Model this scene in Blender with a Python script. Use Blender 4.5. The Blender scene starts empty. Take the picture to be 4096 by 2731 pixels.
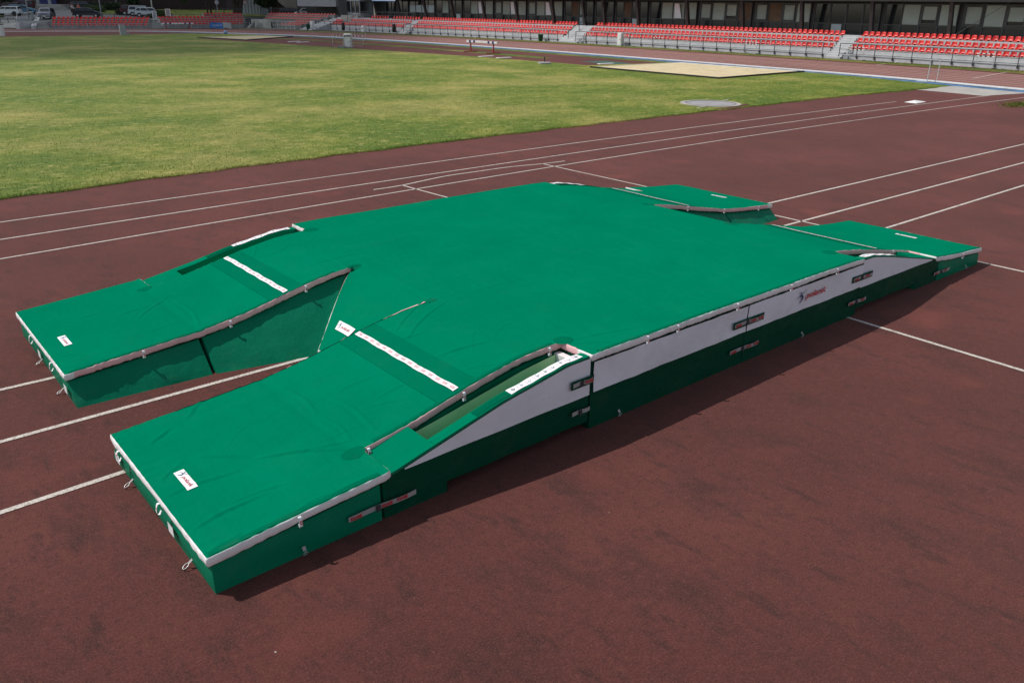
import bpy, bmesh, math, random
import numpy as np
from mathutils import Vector, Matrix
random.seed(7); rng = np.random.default_rng(7)
C = bpy.context.scene.collection
PI = math.pi
# ------------------------------------------------------------------ camera geometry (photograph is 4096 x 2731)
PW, PH, CAMZ = 4096.0, 2731.0, 3.9
YAW, PITCH, ROLL, FOC = math.radians(48.92), math.radians(22.07), math.radians(0.6), 3336.0
_f = np.array([math.cos(YAW)*math.cos(PITCH), math.sin(YAW)*math.cos(PITCH), -math.sin(PITCH)])
_r = np.array([math.sin(YAW), -math.cos(YAW), 0.0]); _u = np.cross(_r, _f)
_c, _s = math.cos(ROLL), math.sin(ROLL)
_r, _u = _c*_r + _s*_u, -_s*_r + _c*_u
HEAD = np.array([math.cos(YAW), math.sin(YAW)])
def ray(x, y): return (x-PW/2)/FOC*_r - (y-PH/2)/FOC*_u + _f
def G(x, y, z=0.0):                       # point of the ground (height z) seen at a place of the photograph
    d = ray(x, y); t = (z-CAMZ)/d[2]; return (float(d[0]*t), float(d[1]*t))
def AY(x, y, Y):                          # (x, z) on the plane y = Y
    d = ray(x, y); t = Y/d[1]; return (float(d[0]*t), float(CAMZ+d[2]*t))
def AX(x, y, X):                          # (y, z) on the plane x = X
    d = ray(x, y); t = X/d[0]; return (float(d[1]*t), float(CAMZ+d[2]*t))
def AD(x, y, D):                          # point at horizontal distance D straight ahead
    d = ray(x, y); t = D/(d[:2]@HEAD); return (float(d[0]*t), float(d[1]*t), float(CAMZ+d[2]*t))
# ------------------------------------------------------------------ materials
def nodes_of(name):
    m = bpy.data.materials.new(name); m.use_nodes = True
    nt = m.node_tree; return m, nt, nt.nodes['Principled BSDF']
def N(nt, typ, **kw):
    n = nt.nodes.new(typ)
    for k, v in kw.items():
        if k in n.inputs: n.inputs[k].default_value = v
        else: setattr(n, k, v)
    return n
def noise(nt, scale, detail=4, rough=.55, vec=None, stretch=None):
    tc = N(nt, 'ShaderNodeTexCoord'); src = tc.outputs['Object'] if vec is None else vec
    if stretch:
        mp = N(nt, 'ShaderNodeMapping'); mp.inputs['Scale'].default_value = stretch[:3]
        if len(stretch) > 3: mp.inputs['Rotation'].default_value = (0, 0, stretch[3])
        nt.links.new(src, mp.inputs[0]); src = mp.outputs[0]
    n = N(nt, 'ShaderNodeTexNoise', Scale=scale, Detail=detail, Roughness=rough); nt.links.new(src, n.inputs['Vector'])
    return n.outputs['Fac']
def ramp(nt, fac, stops):
    r = N(nt, 'ShaderNodeValToRGB'); e = r.color_ramp.elements
    while len(e) < len(stops): e.new(.5)
    for el, (p, c) in zip(e, stops): el.position = p; el.color = (*c, 1) if len(c) == 3 else c
    nt.links.new(fac, r.inputs[0]); return r.outputs[0]
def mix(nt, a, b, fac, mode='MIX'):
    m = N(nt, 'ShaderNodeMix', data_type='RGBA', blend_type=mode)
    for sock, v in ((m.inputs[6], a), (m.inputs[7], b), (m.inputs[0], fac)):
        if isinstance(v, (int, float)): sock.default_value = v
        elif isinstance(v, tuple): sock.default_value = (*v, 1)
        else: nt.links.new(v, sock)
    return m.outputs[2]
def bump(nt, bs, h, strength=.3, dist=.01):
    b = N(nt, 'ShaderNodeBump', Strength=strength, Distance=dist); nt.links.new(h, b.inputs['Height']); nt.links.new(b.outputs[0], bs.inputs['Normal'])
def mat(name, col, rough=.6, var=.12, scale=6, metal=0, spec=.5, bmp=0, bscale=60, stretch=None):
    m, nt, bs = nodes_of(name); bs.inputs['Roughness'].default_value = rough; bs.inputs['Metallic'].default_value = metal
    bs.inputs['Specular IOR Level'].default_value = spec
    f = noise(nt, scale, 5, .6, stretch=stretch)
    lo = tuple(c*(1-var) for c in col); hi = tuple(min(1, c*(1+var)) for c in col)
    nt.links.new(ramp(nt, f, [(.3, lo), (.7, hi)]), bs.inputs['Base Color'])
    if bmp: bump(nt, bs, noise(nt, bscale, 3), bmp, .01)
    return m
M = {}
def fabric(name, col, rough, wr=.25, spec=.1, dirt=.10):
    m, nt, bs = nodes_of(name); bs.inputs['Roughness'].default_value = rough; bs.inputs['Specular IOR Level'].default_value = spec
    f = noise(nt, 1.1, 5, .6); f2 = noise(nt, 260, 2)
    c = ramp(nt, f, [(.3, tuple(x*.93 for x in col)), (.7, tuple(x*1.06 for x in col))])
    c = mix(nt, c, tuple(x*.8 for x in col), mul(nt, f2, .25)); dm = ramp(nt, noise(nt, 2.3, 6, .7), [(.52, (0, 0, 0)), (.78, (1, 1, 1))]); nt.links.new(mix(nt, c, (.16, .13, .11), mul(nt, dm, dirt)), bs.inputs['Base Color'])
    a = noise(nt, 7, 4, .55, stretch=(1, .35, 1, .5)); b = noise(nt, 3.1, 3, .5, stretch=(.4, 1, 1, -.3))
    s = N(nt, 'ShaderNodeMath', operation='ADD'); nt.links.new(a, s.inputs[0]); nt.links.new(b, s.inputs[1])
    bump(nt, bs, s.outputs[0], wr, .03)
    return m
def mul(nt, a, k):
    s = N(nt, 'ShaderNodeMath', operation='MULTIPLY'); nt.links.new(a, s.inputs[0]); s.inputs[1].default_value = k; return s.outputs[0]
M['cover'] = fabric('green_mesh_cover', (.0, .174, .091), .8, .42, .0, .015)
M['body'] = fabric('green_coated_fabric', (.0, .175, .092), .5, .35, .1)
M['patch'] = fabric('green_patch_fabric', (.0, .132, .069), .8, .1, .0)
M['hem2'] = fabric('green_band_fabric', (.0, .145, .076), .8, .1, .0, .02)
M['shade_skirt'] = fabric('shade_dark_green_fabric', (.0, .056, .029), .5, .6, .1)  # darker than the body green: near-side shade is put into the colour
M['hem'] = fabric('dark_green_webbing', (.0, .108, .056), .8, .1, .0)
M['white_fab'] = fabric('white_fabric', (.80, .77, .77), .6, .5, .1, .22); M['pink_fab'] = fabric('pinkish_fabric', (.82, .47, .48), .6, .5, .1, .2)  # inner edging is pinker than the outer edging
M['white_panel'] = fabric('white_coated_panel', (.76, .765, .82), .55, .3, .1, .16)
M['label'] = mat('white_printed_label', (.82, .82, .84), .5, .03, 4)
M['strap'] = fabric('grey_webbing', (.36, .34, .34), .7, .3, .1, .3)
M['lining'] = mat('pale_green_lining', (.74, .96, .52), .6, .12, 2)
M['red_print'] = mat('red_print', (.5, .02, .03), .6, .1); M['faded_print'] = mat('faded_red_print', (.66, .22, .22), .6, .15)
M['blue_print'] = mat('navy_print', (.015, .02, .12), .6, .1)
M['black_print'] = mat('grey_print', (.05, .06, .08), .6, .1)
M['steel'] = mat('galvanised_steel', (.5, .5, .5), .4, .1, 20, metal=.8)
def ground_red():
    m, nt, bs = nodes_of('red_rubber_track'); bs.inputs['Roughness'].default_value = .95; bs.inputs['Specular IOR Level'].default_value = .06; bs.inputs['Sheen Weight'].default_value = .2; bs.inputs['Sheen Roughness'].default_value = .5; bs.inputs['Sheen Tint'].default_value = (1, .52, .46, 1)
    big = ramp(nt, noise(nt, .22, 5, .6), [(.3, (.064, .0215, .0185)), (.5, (.084, .0270, .0230)), (.72, (.124, .039, .0325))])
    st = noise(nt, 1.7, 6, .7, stretch=(1.0, .6, 1, .35))
    c = mix(nt, big, (.040, .019, .0175), ramp(nt, st, [(.50, (0, 0, 0)), (.68, (.8, .8, .8))]))
    st2 = noise(nt, 4.0, 6, .68, stretch=(1.2, .42, 1, .9))
    c = mix(nt, c, (.034, .018, .017), ramp(nt, st2, [(.545, (0, 0, 0)), (.68, (.9, .9, .9))]))
    st3 = noise(nt, 15, 5, .72); c = mix(nt, c, (.038, .017, .015), ramp(nt, st3, [(.52, (0, 0, 0)), (.70, (.75, .75, .75))])); c = mix(nt, c, (.14, .050, .042), ramp(nt, st3, [(.28, (.6, .6, .6)), (.45, (0, 0, 0))]))
    rd = noise(nt, .75, 3, .5); c = mix(nt, c, (.20, .052, .042), ramp(nt, rd, [(.62, (0, 0, 0)), (.78, (.45, .45, .45))]))
    fine = noise(nt, 62, 4, .8); c = mix(nt, c, (.165, .068, .058), ramp(nt, fine, [(.5, (0, 0, 0)), (.74, (.75, .75, .75))]))
    c = mix(nt, c, (.03, .012, .012), ramp(nt, fine, [(.26, (.8, .8, .8)), (.48, (0, 0, 0))]))
    sp = noise(nt, 24.0, 1, .3); c = mix(nt, c, (.42, .38, .34), ramp(nt, sp, [(.835, (0, 0, 0)), (.86, (.8, .8, .8))]))
    nt.links.new(c, bs.inputs['Base Color']); bump(nt, bs, noise(nt, 70, 4, .8), .7, .010); return m
M['red'] = ground_red()
M['straight'] = mat('pale_red_track', (.235, .112, .100), .95, .2, .5, spec=.1, stretch=(1, .15, 1))  # paler red than the rest of the track
def grass_mat(name, k=1.0, disp=True):
    m, nt, bs = nodes_of(name); bs.inputs['Roughness'].default_value = .8; bs.inputs['Specular IOR Level'].default_value = .2
    g1 = noise(nt, .16, 5, .62); g2 = noise(nt, .55, 7, .70, stretch=(.75, 1, 1, .5)); g3 = noise(nt, 9, 6, .82)
    g4 = noise(nt, 3.2, 6, .72, stretch=(.7, 1, 1, .4))
    c = ramp(nt, g2, [(.32, (.052*k, .090*k, .009*k)), (.52, (.092*k, .120*k, .015*k)), (.70, (.17*k, .172*k, .034*k))])
    c = mix(nt, c, (.27*k, .22*k, .075*k), ramp(nt, g1, [(.48, (0, 0, 0)), (.68, (.62, .62, .62))]))
    c = mix(nt, c, (.045*k, .088*k, .012*k), ramp(nt, g1, [(.3, (.6, .6, .6)), (.47, (0, 0, 0))]))
    c = mix(nt, c, (.27*k, .235*k, .085*k), ramp(nt, g4, [(.54, (0, 0, 0)), (.68, (.8, .8, .8))]))
    c = mix(nt, c, (.040*k, .075*k, .010*k), ramp(nt, g4, [(.30, (.75, .75, .75)), (.46, (0, 0, 0))]))
    c = mix(nt, c, (.03*k, .055*k, .008*k), ramp(nt, g3, [(.25, (.6, .6, .6)), (.5, (0, 0, 0))]))
    c = mix(nt, c, (.30*k, .27*k, .11*k), ramp(nt, g3, [(.58, (0, 0, 0)), (.85, (.5, .5, .5))]))
    nt.links.new(c, bs.inputs['Base Color'])
    if disp: bump(nt, bs, noise(nt, 26, 5, .75), .9, .05)
    return m
M['grass'] = grass_mat('lawn_grass', 1.72); M['blade'] = grass_mat('grass_blade', 1.8, False); M['weeds'] = grass_mat('verge_grass', 1.15)
def worn_line():
    m, nt, bs = nodes_of('worn_white_paint'); bs.inputs['Roughness'].default_value = .85; bs.inputs['Specular IOR Level'].default_value = .15
    c = ramp(nt, noise(nt, 1.3, 5, .7), [(.3, (.50, .46, .41)), (.7, (.66, .63, .58))]); c = mix(nt, c, (.17, .075, .062), ramp(nt, noise(nt, 48, 5, .8), [(.47, (0, 0, 0)), (.64, (.85, .85, .85))]))
    c = mix(nt, c, (.16, .07, .06), ramp(nt, noise(nt, 2.6, 6, .75), [(.56, (0, 0, 0)), (.70, (.75, .75, .75))])); nt.links.new(c, bs.inputs['Base Color']); bump(nt, bs, noise(nt, 70, 4, .8), .6, .008); return m
M['line'] = worn_line()
def sand():
    m, nt, bs = nodes_of('dry_sand'); bs.inputs['Roughness'].default_value = .95
    c = ramp(nt, noise(nt, 1.2, 6, .65), [(.3, (.50, .40, .24)), (.7, (.66, .55, .35))])
    c = mix(nt, c, (.2, .15, .08), ramp(nt, noise(nt, 2.2, 3, .5), [(.66, (0, 0, 0)), (.74, (.7, .7, .7))]))
    nt.links.new(c, bs.inputs['Base Color']); bump(nt, bs, noise(nt, 4, 6, .7), .8, .08); return m
M['sand'] = sand()
M['asphalt'] = mat('grey_asphalt', (.14, .14, .145), .9, .2, .6, bmp=.3)
M['dirt'] = mat('dull_ground', (.12, .115, .08), .95, .3, .3)
M['concrete'] = mat('grey_concrete', (.46, .47, .48), .85, .14, 1.3, bmp=.2, bscale=25)
M['concrete2'] = mat('weathered_concrete', (.30, .30, .28), .9, .3, 1.1, bmp=.25, bscale=20)
M['slab'] = mat('pale_concrete_slab', (.37, .345, .32), .85, .15, 1.4)
M['darkmetal'] = mat('dark_painted_steel', (.045, .045, .05), .5, .15)
M['facade'] = mat('dark_brown_cladding', (.020, .018, .018), .55, .25, 1.5)
M['pillar'] = mat('dark_grey_steel', (.034, .030, .031), .5, .2, 2)
M['frame'] = mat('grey_window_frame', (.05, .05, .052), .45, .15)
M['brown'] = mat('dark_brick_wall', (.028, .016, .015), .85, .3, 3)
M['glassdark'] = mat('dark_glass', (.012, .014, .016), .08, .3, .4, spec=.6)
M['panel'] = mat('dark_blue_glass_panel', (.016, .020, .024), .2, .2, .6)
M['blind'] = mat('pale_roller_blind', (.36, .41, .36), .75, .1, 1.0)
M['blind2'] = mat('tan_curtain', (.14, .085, .05), .8, .25, 1.2)
M['milk'] = mat('frosted_glass_panel', (.42, .50, .52), .4, .08, 1)
M['skysash'] = mat('sky_reflecting_sash', (.85, .86, .92), .3, .05, 1)  # tilted glass: its reflection of the sky is put into the base colour
M['seat'] = mat('red_seat_plastic', (.56, .013, .008), .36, .22, .45, spec=.4)
_nt = M['seat'].node_tree; _bs = _nt.nodes['Principled BSDF']; _oi = _nt.nodes.new('ShaderNodeObjectInfo'); _src = _bs.inputs['Base Color'].links[0].from_socket
_nt.links.new(mix(_nt, mix(_nt, _src, (.62, .035, .028), ramp(_nt, _oi.outputs['Random'], [(.55, (0, 0, 0)), (1, (.6, .6, .6))])), (.30, .006, .006), ramp(_nt, _oi.outputs['Random'], [(0, (.55, .55, .55)), (.4, (0, 0, 0))])), _bs.inputs['Base Color'])
M['silver'] = mat('worn_aluminium', (.55, .56, .57), .4, .15, 8, metal=.5)
M['whitepaint'] = mat('white_paint', (.78, .78, .76), .5, .08, 5)
M['greypaint'] = mat('grey_paint', (.30, .32, .34), .6, .12, 3)
M['black'] = mat('black_plastic', (.012, .012, .013), .4, .3, 5)
M['green_plastic'] = mat('green_plastic', (.006, .07, .04), .4, .15)
M['redpaint'] = mat('red_paint', (.35, .02, .02), .5, .15)
M['bluepaint'] = mat('blue_paint', (.05, .23, .62), .55, .25, 2)
M['bluefade'] = mat('faded_blue_strip', (.05, .13, .25), .8, .75, 1.3)
M['teal'] = mat('teal_rubber_strip', (.035, .085, .06), .85, .25, 1)
M['navy'] = mat('navy_paint', (.015, .02, .13), .5, .1)
M['tyre'] = mat('tyre_rubber', (.012, .012, .012), .8, .2)
M['carglass'] = mat('car_window_glass', (.02, .024, .028), .06, .2, 1, spec=.7)
M['lampglass'] = mat('clear_lamp', (.7, .7, .68), .15, .05)
M['taillight'] = mat('red_tail_lamp', (.35, .02, .015), .2, .1)
M['bark'] = mat('tree_bark', (.035, .026, .02), .9, .3, 6, bmp=.5)
M['leaf'] = mat('dark_leaves', (.018, .036, .012), .7, .5, .9)
M['leaf2'] = mat('shrub_leaves', (.05, .085, .022), .7, .5, 1.2)
M['skin'] = mat('skin', (.42, .24, .17), .55, .08); M['hair'] = mat('dark_hair', (.02, .014, .01), .6, .2)
M['orange'] = mat('orange_cloth', (.62, .10, .04), .8, .1); M['whitecloth'] = mat('white_cloth', (.55, .55, .56), .8, .1); M['greycloth'] = mat('dark_cloth', (.05, .05, .055), .8, .2)
M['shed'] = mat('pale_corrugated_sheet', (.20, .23, .26), .5, .1, 1.5)
M['tanwall'] = mat('tan_concrete', (.22, .20, .16), .9, .15, 1)
# ------------------------------------------------------------------ mesh helpers
class MB:
    def __init__(s): s.v = []; s.f = []; s.mi = []; s.cur = 0
    def add(s, verts, faces):
        o = len(s.v); s.v += [tuple(map(float, p)) for p in verts]
        for f in faces: s.f.append(tuple(o+i for i in f)); s.mi.append(s.cur)
        return s
    def box(s, c, d, rz=0, bev=0, rx=0):
        hx, hy, hz = d[0]/2, d[1]/2, d[2]/2
        m = Matrix.Translation(c) @ Matrix.Rotation(rz, 4, 'Z') @ Matrix.Rotation(rx, 4, 'X')
        if bev <= 0:
            P = [m @ Vector((sx*hx, sy*hy, sz*hz)) for sz in (-1, 1) for sx, sy in ((-1, -1), (1, -1), (1, 1), (-1, 1))]
            return s.add(P, [(3, 2, 1, 0), (4, 5, 6, 7), (0, 1, 5, 4), (1, 2, 6, 5), (2, 3, 7, 6), (3, 0, 4, 7)])
        bm = bmesh.new(); bmesh.ops.create_cube(bm, size=1)
        for v in bm.verts: v.co = Vector((v.co.x*d[0], v.co.y*d[1], v.co.z*d[2]))
        bmesh.ops.bevel(bm, geom=bm.edges[:], offset=bev, segments=2, affect='EDGES')
        return s.bm(bm, m)
    def bm(s, bm, m=Matrix()):
        bm.verts.index_update(); s.add([m @ v.co for v in bm.verts], [[v.index for v in f.verts] for f in bm.faces]); bm.free(); return s
    def tube(s, pts, r, n=8, cap=True):
        pts = [Vector(p) for p in pts]; rs = list(r) if isinstance(r, (list, tuple, np.ndarray)) else [r]*len(pts); V = []; F = []
        for i, p in enumerate(pts):
            t = (pts[min(i+1, len(pts)-1)]-pts[max(i-1, 0)]).normalized()
            a = t.cross(Vector((0, 0, 1)))
            if a.length < .05: a = t.cross(Vector((1, 0, 0)))
            a.normalize(); b = t.cross(a)
            V += [p+float(rs[i])*(math.cos(q*2*PI/n)*a+math.sin(q*2*PI/n)*b) for q in range(n)]
        for i in range(len(pts)-1):
            F += [(i*n+q, i*n+(q+1) % n, (i+1)*n+(q+1) % n, (i+1)*n+q) for q in range(n)]
        if cap: F += [tuple(range(n))[::-1], tuple((len(pts)-1)*n+q for q in range(n))]
        return s.add(V, F)
    def bar(s, a, b, w, h=None):           # square bar
        h = h or w; a = Vector(a); b = Vector(b); t = (b-a).normalized(); x = t.cross(Vector((0, 0, 1)))
        if x.length < .05: x = Vector((1, 0, 0))
        x.normalize(); y = x.cross(t)
        V = [p+sx*w/2*x+sy*h/2*y for p in (a, b) for sx, sy in ((-1, -1), (1, -1), (1, 1), (-1, 1))]
        return s.add(V, [(3, 2, 1, 0), (4, 5, 6, 7), (0, 1, 5, 4), (1, 2, 6, 5), (2, 3, 7, 6), (3, 0, 4, 7)])
    def lathe(s, prof, c=(0, 0, 0), n=24):
        V = [(c[0]+r*math.cos(q*2*PI/n), c[1]+r*math.sin(q*2*PI/n), c[2]+z) for r, z in prof for q in range(n)]
        F = [(i*n+q, i*n+(q+1) % n, (i+1)*n+(q+1) % n, (i+1)*n+q) for i in range(len(prof)-1) for q in range(n)]
        F += [tuple(range(n))[::-1], tuple((len(prof)-1)*n+q for q in range(n))]
        return s.add(V, F)
    def prism(s, poly, z0, z1):
        n = len(poly); V = [(x, y, z0) for x, y in poly]+[(x, y, z1) for x, y in poly]
        return s.add(V, [tuple(range(n))[::-1], tuple(range(n, 2*n))]+[(i, (i+1) % n, n+(i+1) % n, n+i) for i in range(n)])
    def sheet(s, poly, z):
        return s.add([(p[0], p[1], z) for p in poly], [tuple(range(len(poly)))])
    def strip(s, A, B):                   # ruled strip between two polylines of 3d points
        n = len(A); return s.add(list(A)+list(B), [(i, i+1, n+i+1, n+i) for i in range(n-1)])
    def build(s, name, m, parent=None, smooth=False, weld=0, ang=None):
        me = bpy.data.meshes.new(name); V = s.v
        if parent is not None:
            w = root_inv(parent)
            if w is not None: V = [tuple(w @ Vector(p)) for p in V]
        me.from_pydata(V, [], s.f)
        for k in (m if isinstance(m, (list, tuple)) else [m]): me.materials.append(k)
        me.polygons.foreach_set('material_index', s.mi)
        bm = bmesh.new(); bm.from_mesh(me)
        if weld: bmesh.ops.remove_doubles(bm, verts=bm.verts[:], dist=weld)
        bmesh.ops.recalc_face_normals(bm, faces=bm.faces[:]); bm.to_mesh(me); bm.free()
        if smooth or ang:
            me.polygons.foreach_set('use_smooth', [True]*len(me.polygons))
            if ang: me.set_sharp_from_angle(angle=math.radians(ang))
        me.update(); o = bpy.data.objects.new(name, me); C.objects.link(o)
        if parent is not None: o.parent = parent
        return o
ROOTM = {}
def root_inv(o):                          # builders work in world coordinates unless the root was made «local»
    while o.parent is not None: o = o.parent
    return ROOTM.get(o.name)
def tag(o, label=None, cat=None, group=None, kind=None):
    for k, v in (('label', label), ('category', cat), ('group', group), ('kind', kind)):
        if v: o[k] = v
    return o
def thing(name, label, cat, loc=(0, 0, 0), rz=0, group=None, local=False):
    o = bpy.data.objects.new(name, None); C.objects.link(o); o.location = loc; o.rotation_euler = (0, 0, rz); o.empty_display_size = .3
    if not local: ROOTM[o.name] = (Matrix.Translation(loc) @ Matrix.Rotation(rz, 4, 'Z')).inverted()
    return tag(o, label, cat, group)
def kids(o): return [c for c in o.children]
def dup(o, loc=None, rz=None, label=None, parent=None):
    c = o.copy(); C.objects.link(c)
    if parent is not None: c.parent = parent
    if loc is not None: c.location = loc
    if rz is not None: c.rotation_euler = (0, 0, rz)
    if label: c['label'] = label
    for ch in kids(o): dup(ch, parent=c)
    return c
def structure(name, mb, m, **k): return tag(mb.build(name, m, **k), kind='structure')
_TG = {}
def text_geo(*a, **k):
    key = (a, tuple(k.items()))
    if key not in _TG: _TG[key] = _text_geo(*a, **k)
    V, F = _TG[key]; return V.copy(), F
def _text_geo(txt, size, shear=0, bold=0, spacing=1.0):
    cu = bpy.data.curves.new('t', 'FONT'); cu.body = txt; cu.size = size; cu.shear = shear; cu.offset = bold; cu.space_character = spacing; cu.resolution_u = 3
    o = bpy.data.objects.new('t', cu); C.objects.link(o)
    me = o.evaluated_get(bpy.context.evaluated_depsgraph_get()).to_mesh()
    V = np.array([tuple(v.co) for v in me.vertices]).reshape(-1, 3); F = [tuple(p.vertices) for p in me.polygons]
    bpy.data.objects.remove(o); bpy.data.curves.remove(cu); return V, F
def catmull(pts, n=8):
    P = [np.array(p, float) for p in pts]; out = []
    for i in range(len(P)-1):
        p0, p1, p2, p3 = P[max(i-1, 0)], P[i], P[i+1], P[min(i+2, len(P)-1)]
        for k in range(n):
            t = k/n; out.append(.5*((2*p1)+(-p0+p2)*t+(2*p0-5*p1+4*p2-p3)*t*t+(-p0+3*p1-3*p2+p3)*t**3))
    out.append(P[-1]); return np.array(out)
def offset(line, d):
    t = np.gradient(line, axis=0); t /= np.linalg.norm(t, axis=1)[:, None]; return line+d*np.stack([t[:, 1], -t[:, 0]], 1)
def band(mb, line, w0, w1, z):
    a = offset(line, w0); b = offset(line, w1); mb.strip([(*p, z) for p in a], [(*p, z) for p in b])
# ------------------------------------------------------------------ ground, track, field
mb = MB(); mb.sheet([(-700, -300), (900, -300), (900, 1100), (-700, 1100)], -.06); structure('ground', mb, M['dirt'])
RAIL = catmull([(41, -40), (44.5, -12), (47.2, 5), (48.9, 16.4), (50.5, 24), (51.5, 33.2), (52.5, 49), (53.0, 61), (52.6, 80), (50.9, 93), (47.8, 103.2), (42, 115), (35, 119.5), (26.5, 122), (13, 123.5), (-2, 122), (-20, 112), (-33, 95), (-38, 70)], 10)
outer = offset(RAIL, 14.5)
mb = MB(); mb.sheet([(-60, -40)]+[tuple(p) for p in outer[:112]]+[(20, 136.5), (-30, 134), (-60, 134)], 0); structure('running_track', mb, M['red'])
edge = [(-60, 17.5), (-20, 18.9), (0, 19.8), (3.2, 19.95), (7.4, 20.3), (16, 20.6), (25, 20.6), (32.1, 20.5), (38.4, 20.4), (44.5, 19.9), (48.3, 19.8)]
near = catmull(edge, 12); near[:, 1] += .05*np.sin(near[:, 0]*2.3)+.04*np.sin(near[:, 0]*5.1+1)
far = [(50.0, 26), (50.6, 31), (50.8, 40.3), (43.0, 41.8), (43.0, 46), (42.7, 53), (41.3, 63.5), (40.2, 71), (38.6, 84), (37.0, 95), (41.5, 98), (48.6, 98), (46.6, 103), (42, 109.3), (33, 107.8), (20.7, 107.5), (0, 107.2), (-60, 106)]
FIELD = [tuple(p) for p in near]+far
mb = MB(); mb.sheet(FIELD, .012); structure('grass_field', mb, M['grass'])
# strips between the field and the inner kerb
mb = MB(); band(mb, RAIL[18:150], .1, 10.4, .002); structure('main_straight', mb, M['straight'])
mb = MB(); seg = RAIL[50:104]; band(mb, seg, -1.2, -2.6, .006); o = structure('verge_grass_strip', mb, M['weeds'])
mb = MB(); band(mb, RAIL[28:116], -.12, -1.15, .010); structure('blue_kerb_strip', mb, M['bluefade'])
mb = MB(); band(mb, RAIL[60:104], -5.6, -7.1, .005); structure('worn_grass_between_runways', mb, M['weeds'])
mb = MB(); mb.sheet([G(*p) for p in ((2320, 247), (2420, 244), (2585, 262), (2520, 263), (2400, 256))], .006); structure('teal_runway_patch', mb, M['teal'])
mb = MB(); mb.strip([(*p, 0) for p in offset(RAIL, 11.6)[28:104]], [(*p, .03) for p in offset(RAIL, 13.4)[28:104]]); structure('grass_verge_by_stand', mb, M['weeds'])
# inner aluminium kerb
mb = MB()
for i in range(28, 150):
    a, b = RAIL[i], RAIL[i+1]; d = (b-a)*.985
    mb.bar((*a, .06), (*(a+d), .06), .16, .07)
tag(mb.build('track_kerb_rail', M['whitepaint']), 'low white kerb rail edging the inside of the running track', 'kerb rail')
# painted lanes
mb = MB()
for k in range(1, 9): band(mb, RAIL[18:150], 1.22*k-.045, 1.22*k+.045, .006)
for k, (a, b) in enumerate((((3890, 315), (4060, 283)), ((3500, 262), (3640, 243)))):
    A, B = np.array(G(*a)), np.array(G(*b)); band(mb, np.array([A, (A+B)/2, B]), -.04, .04, .005)
structure('track_lane_lines', mb, M['line'])
def pline(mb, pts, w=.055, z=.005, smooth=True, e0=0, e1=0):
    P = np.array([G(*p) for p in pts]); d = (P[-1]-P[0])/np.linalg.norm(P[-1]-P[0])
    if e0: P = np.vstack([P[0]-d*e0, P])
    if e1: P = np.vstack([P, P[-1]+d*e1])
    if len(pts) > 2 and (e0 or e1):
        xs = np.linspace(P[0, 0], P[-1, 0], 40); k = np.polyfit(P[1 if e0 else 0:, 0], P[1 if e0 else 0:, 1], 2 if smooth else 1); ys = np.polyval(k, xs); x0 = P[1, 0]
        if e0: sl = np.polyval(np.polyder(k), x0); ys = np.where(xs < x0, np.polyval(k, x0)+sl*(xs-x0), ys)
        P = np.stack([xs, ys], 1)
    elif smooth and len(pts) > 2: P = catmull(P, 10)
    band(mb, P, -w/2, w/2, z)
mb = MB()
pline(mb, [(0, 894), (700, 791), (1450, 684), (2700, 522), (3300, 444), (3581, 407)], e0=22)
pline(mb, [(0, 961), (700, 855), (1450, 735), (2500, 582), (3538, 440), (4050, 371)], e0=22); pline(mb, [(0, 1036), (700, 922), (1450, 795), (2500, 613), (3760, 440), (4096, 392)], e0=22, e1=3)
pline(mb, [(1494, 760), (1608, 742), (1774, 707), (1901, 688), (2029, 670), (2170, 656), (2259, 645)])
pline(mb, [(1608, 742), (1779, 788), (1830, 801)], smooth=False); pline(mb, [(2169, 656), (2592, 749), (2700, 772)], smooth=False)
structure('runway_lane_lines', mb, M['line'])
mb = MB()
for pts, e0, e1 in ((((0, 1560), (170, 1521)), 18, 1.2), (((0, 1763), (350, 1676), (809, 1550), (1211, 1434)), 18, 1.5), (((0, 2050), (350, 1937), (458, 1899)), 18, 1.2),
            (((3081, 814), (3773, 650), (4096, 578)), 2, 22), (((3155, 899), (4096, 651)), 2, 22), (((3544, 913), (4096, 742)), 2, 22),
            (((3402, 1274), (4096, 1484)), .8, 9), (((3909, 1047), (4096, 1088)), .8, 9), (((3113, 865), (3270, 900)), 1.2, .8)): pline(mb, pts, .062, smooth=False, e0=e0, e1=e1)
structure('runway_boundary_lines', mb, M['line'])
mb = MB(); mb.sheet([G(*p) for p in ((3666, 360), (3932, 385), (4140, 372), (4110, 368), (3808, 345))], .008); structure('concrete_pavement_slab', mb, M['slab'])
# sand pits
def pit(name, label, poly, ramp_edge=True):
    t = thing(name, label, 'sand pit', (*np.mean(poly, 0), 0))
    n = 30; a, b, c, d = [np.array(p) for p in poly]; mb = MB(); V = []
    for i in range(n+1):
        for j in range(n+1):
            u, v = i/n, j/n; p = (a*(1-u)+b*u)*(1-v)+(d*(1-u)+c*u)*v
            h = .05+.035*math.sin(p[0]*1.9)*math.sin(p[1]*1.4+.6)+random.uniform(-.02, .02); e = min(u, v, 1-u, 1-v); V.append((*p, .03+h*min(1, e*6)))
    mb.add(V, [(i*(n+1)+j, (i+1)*(n+1)+j, (i+1)*(n+1)+j+1, i*(n+1)+j+1) for i in range(n) for j in range(n)]); mb.build('sand', M['sand'], t, smooth=True)
    mb = MB(); P = [a, b, c, d]
    for i in range(4):
        p, q = P[i], P[(i+1) % 4]
        if i < 2: mb.bar((*p, .04), (*q, .04), .09, .12)
        else: e2 = MB(); e2.bar((*p, .02), (*q, .02), .07, .06); e2.build('pale_edging', M['whitepaint'], t)
    mb.build('rubber_edging', M['black'], t); return t
P1 = [G(2361, 272), G(2875, 317), G(3215, 290), G(2718, 253)]
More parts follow.
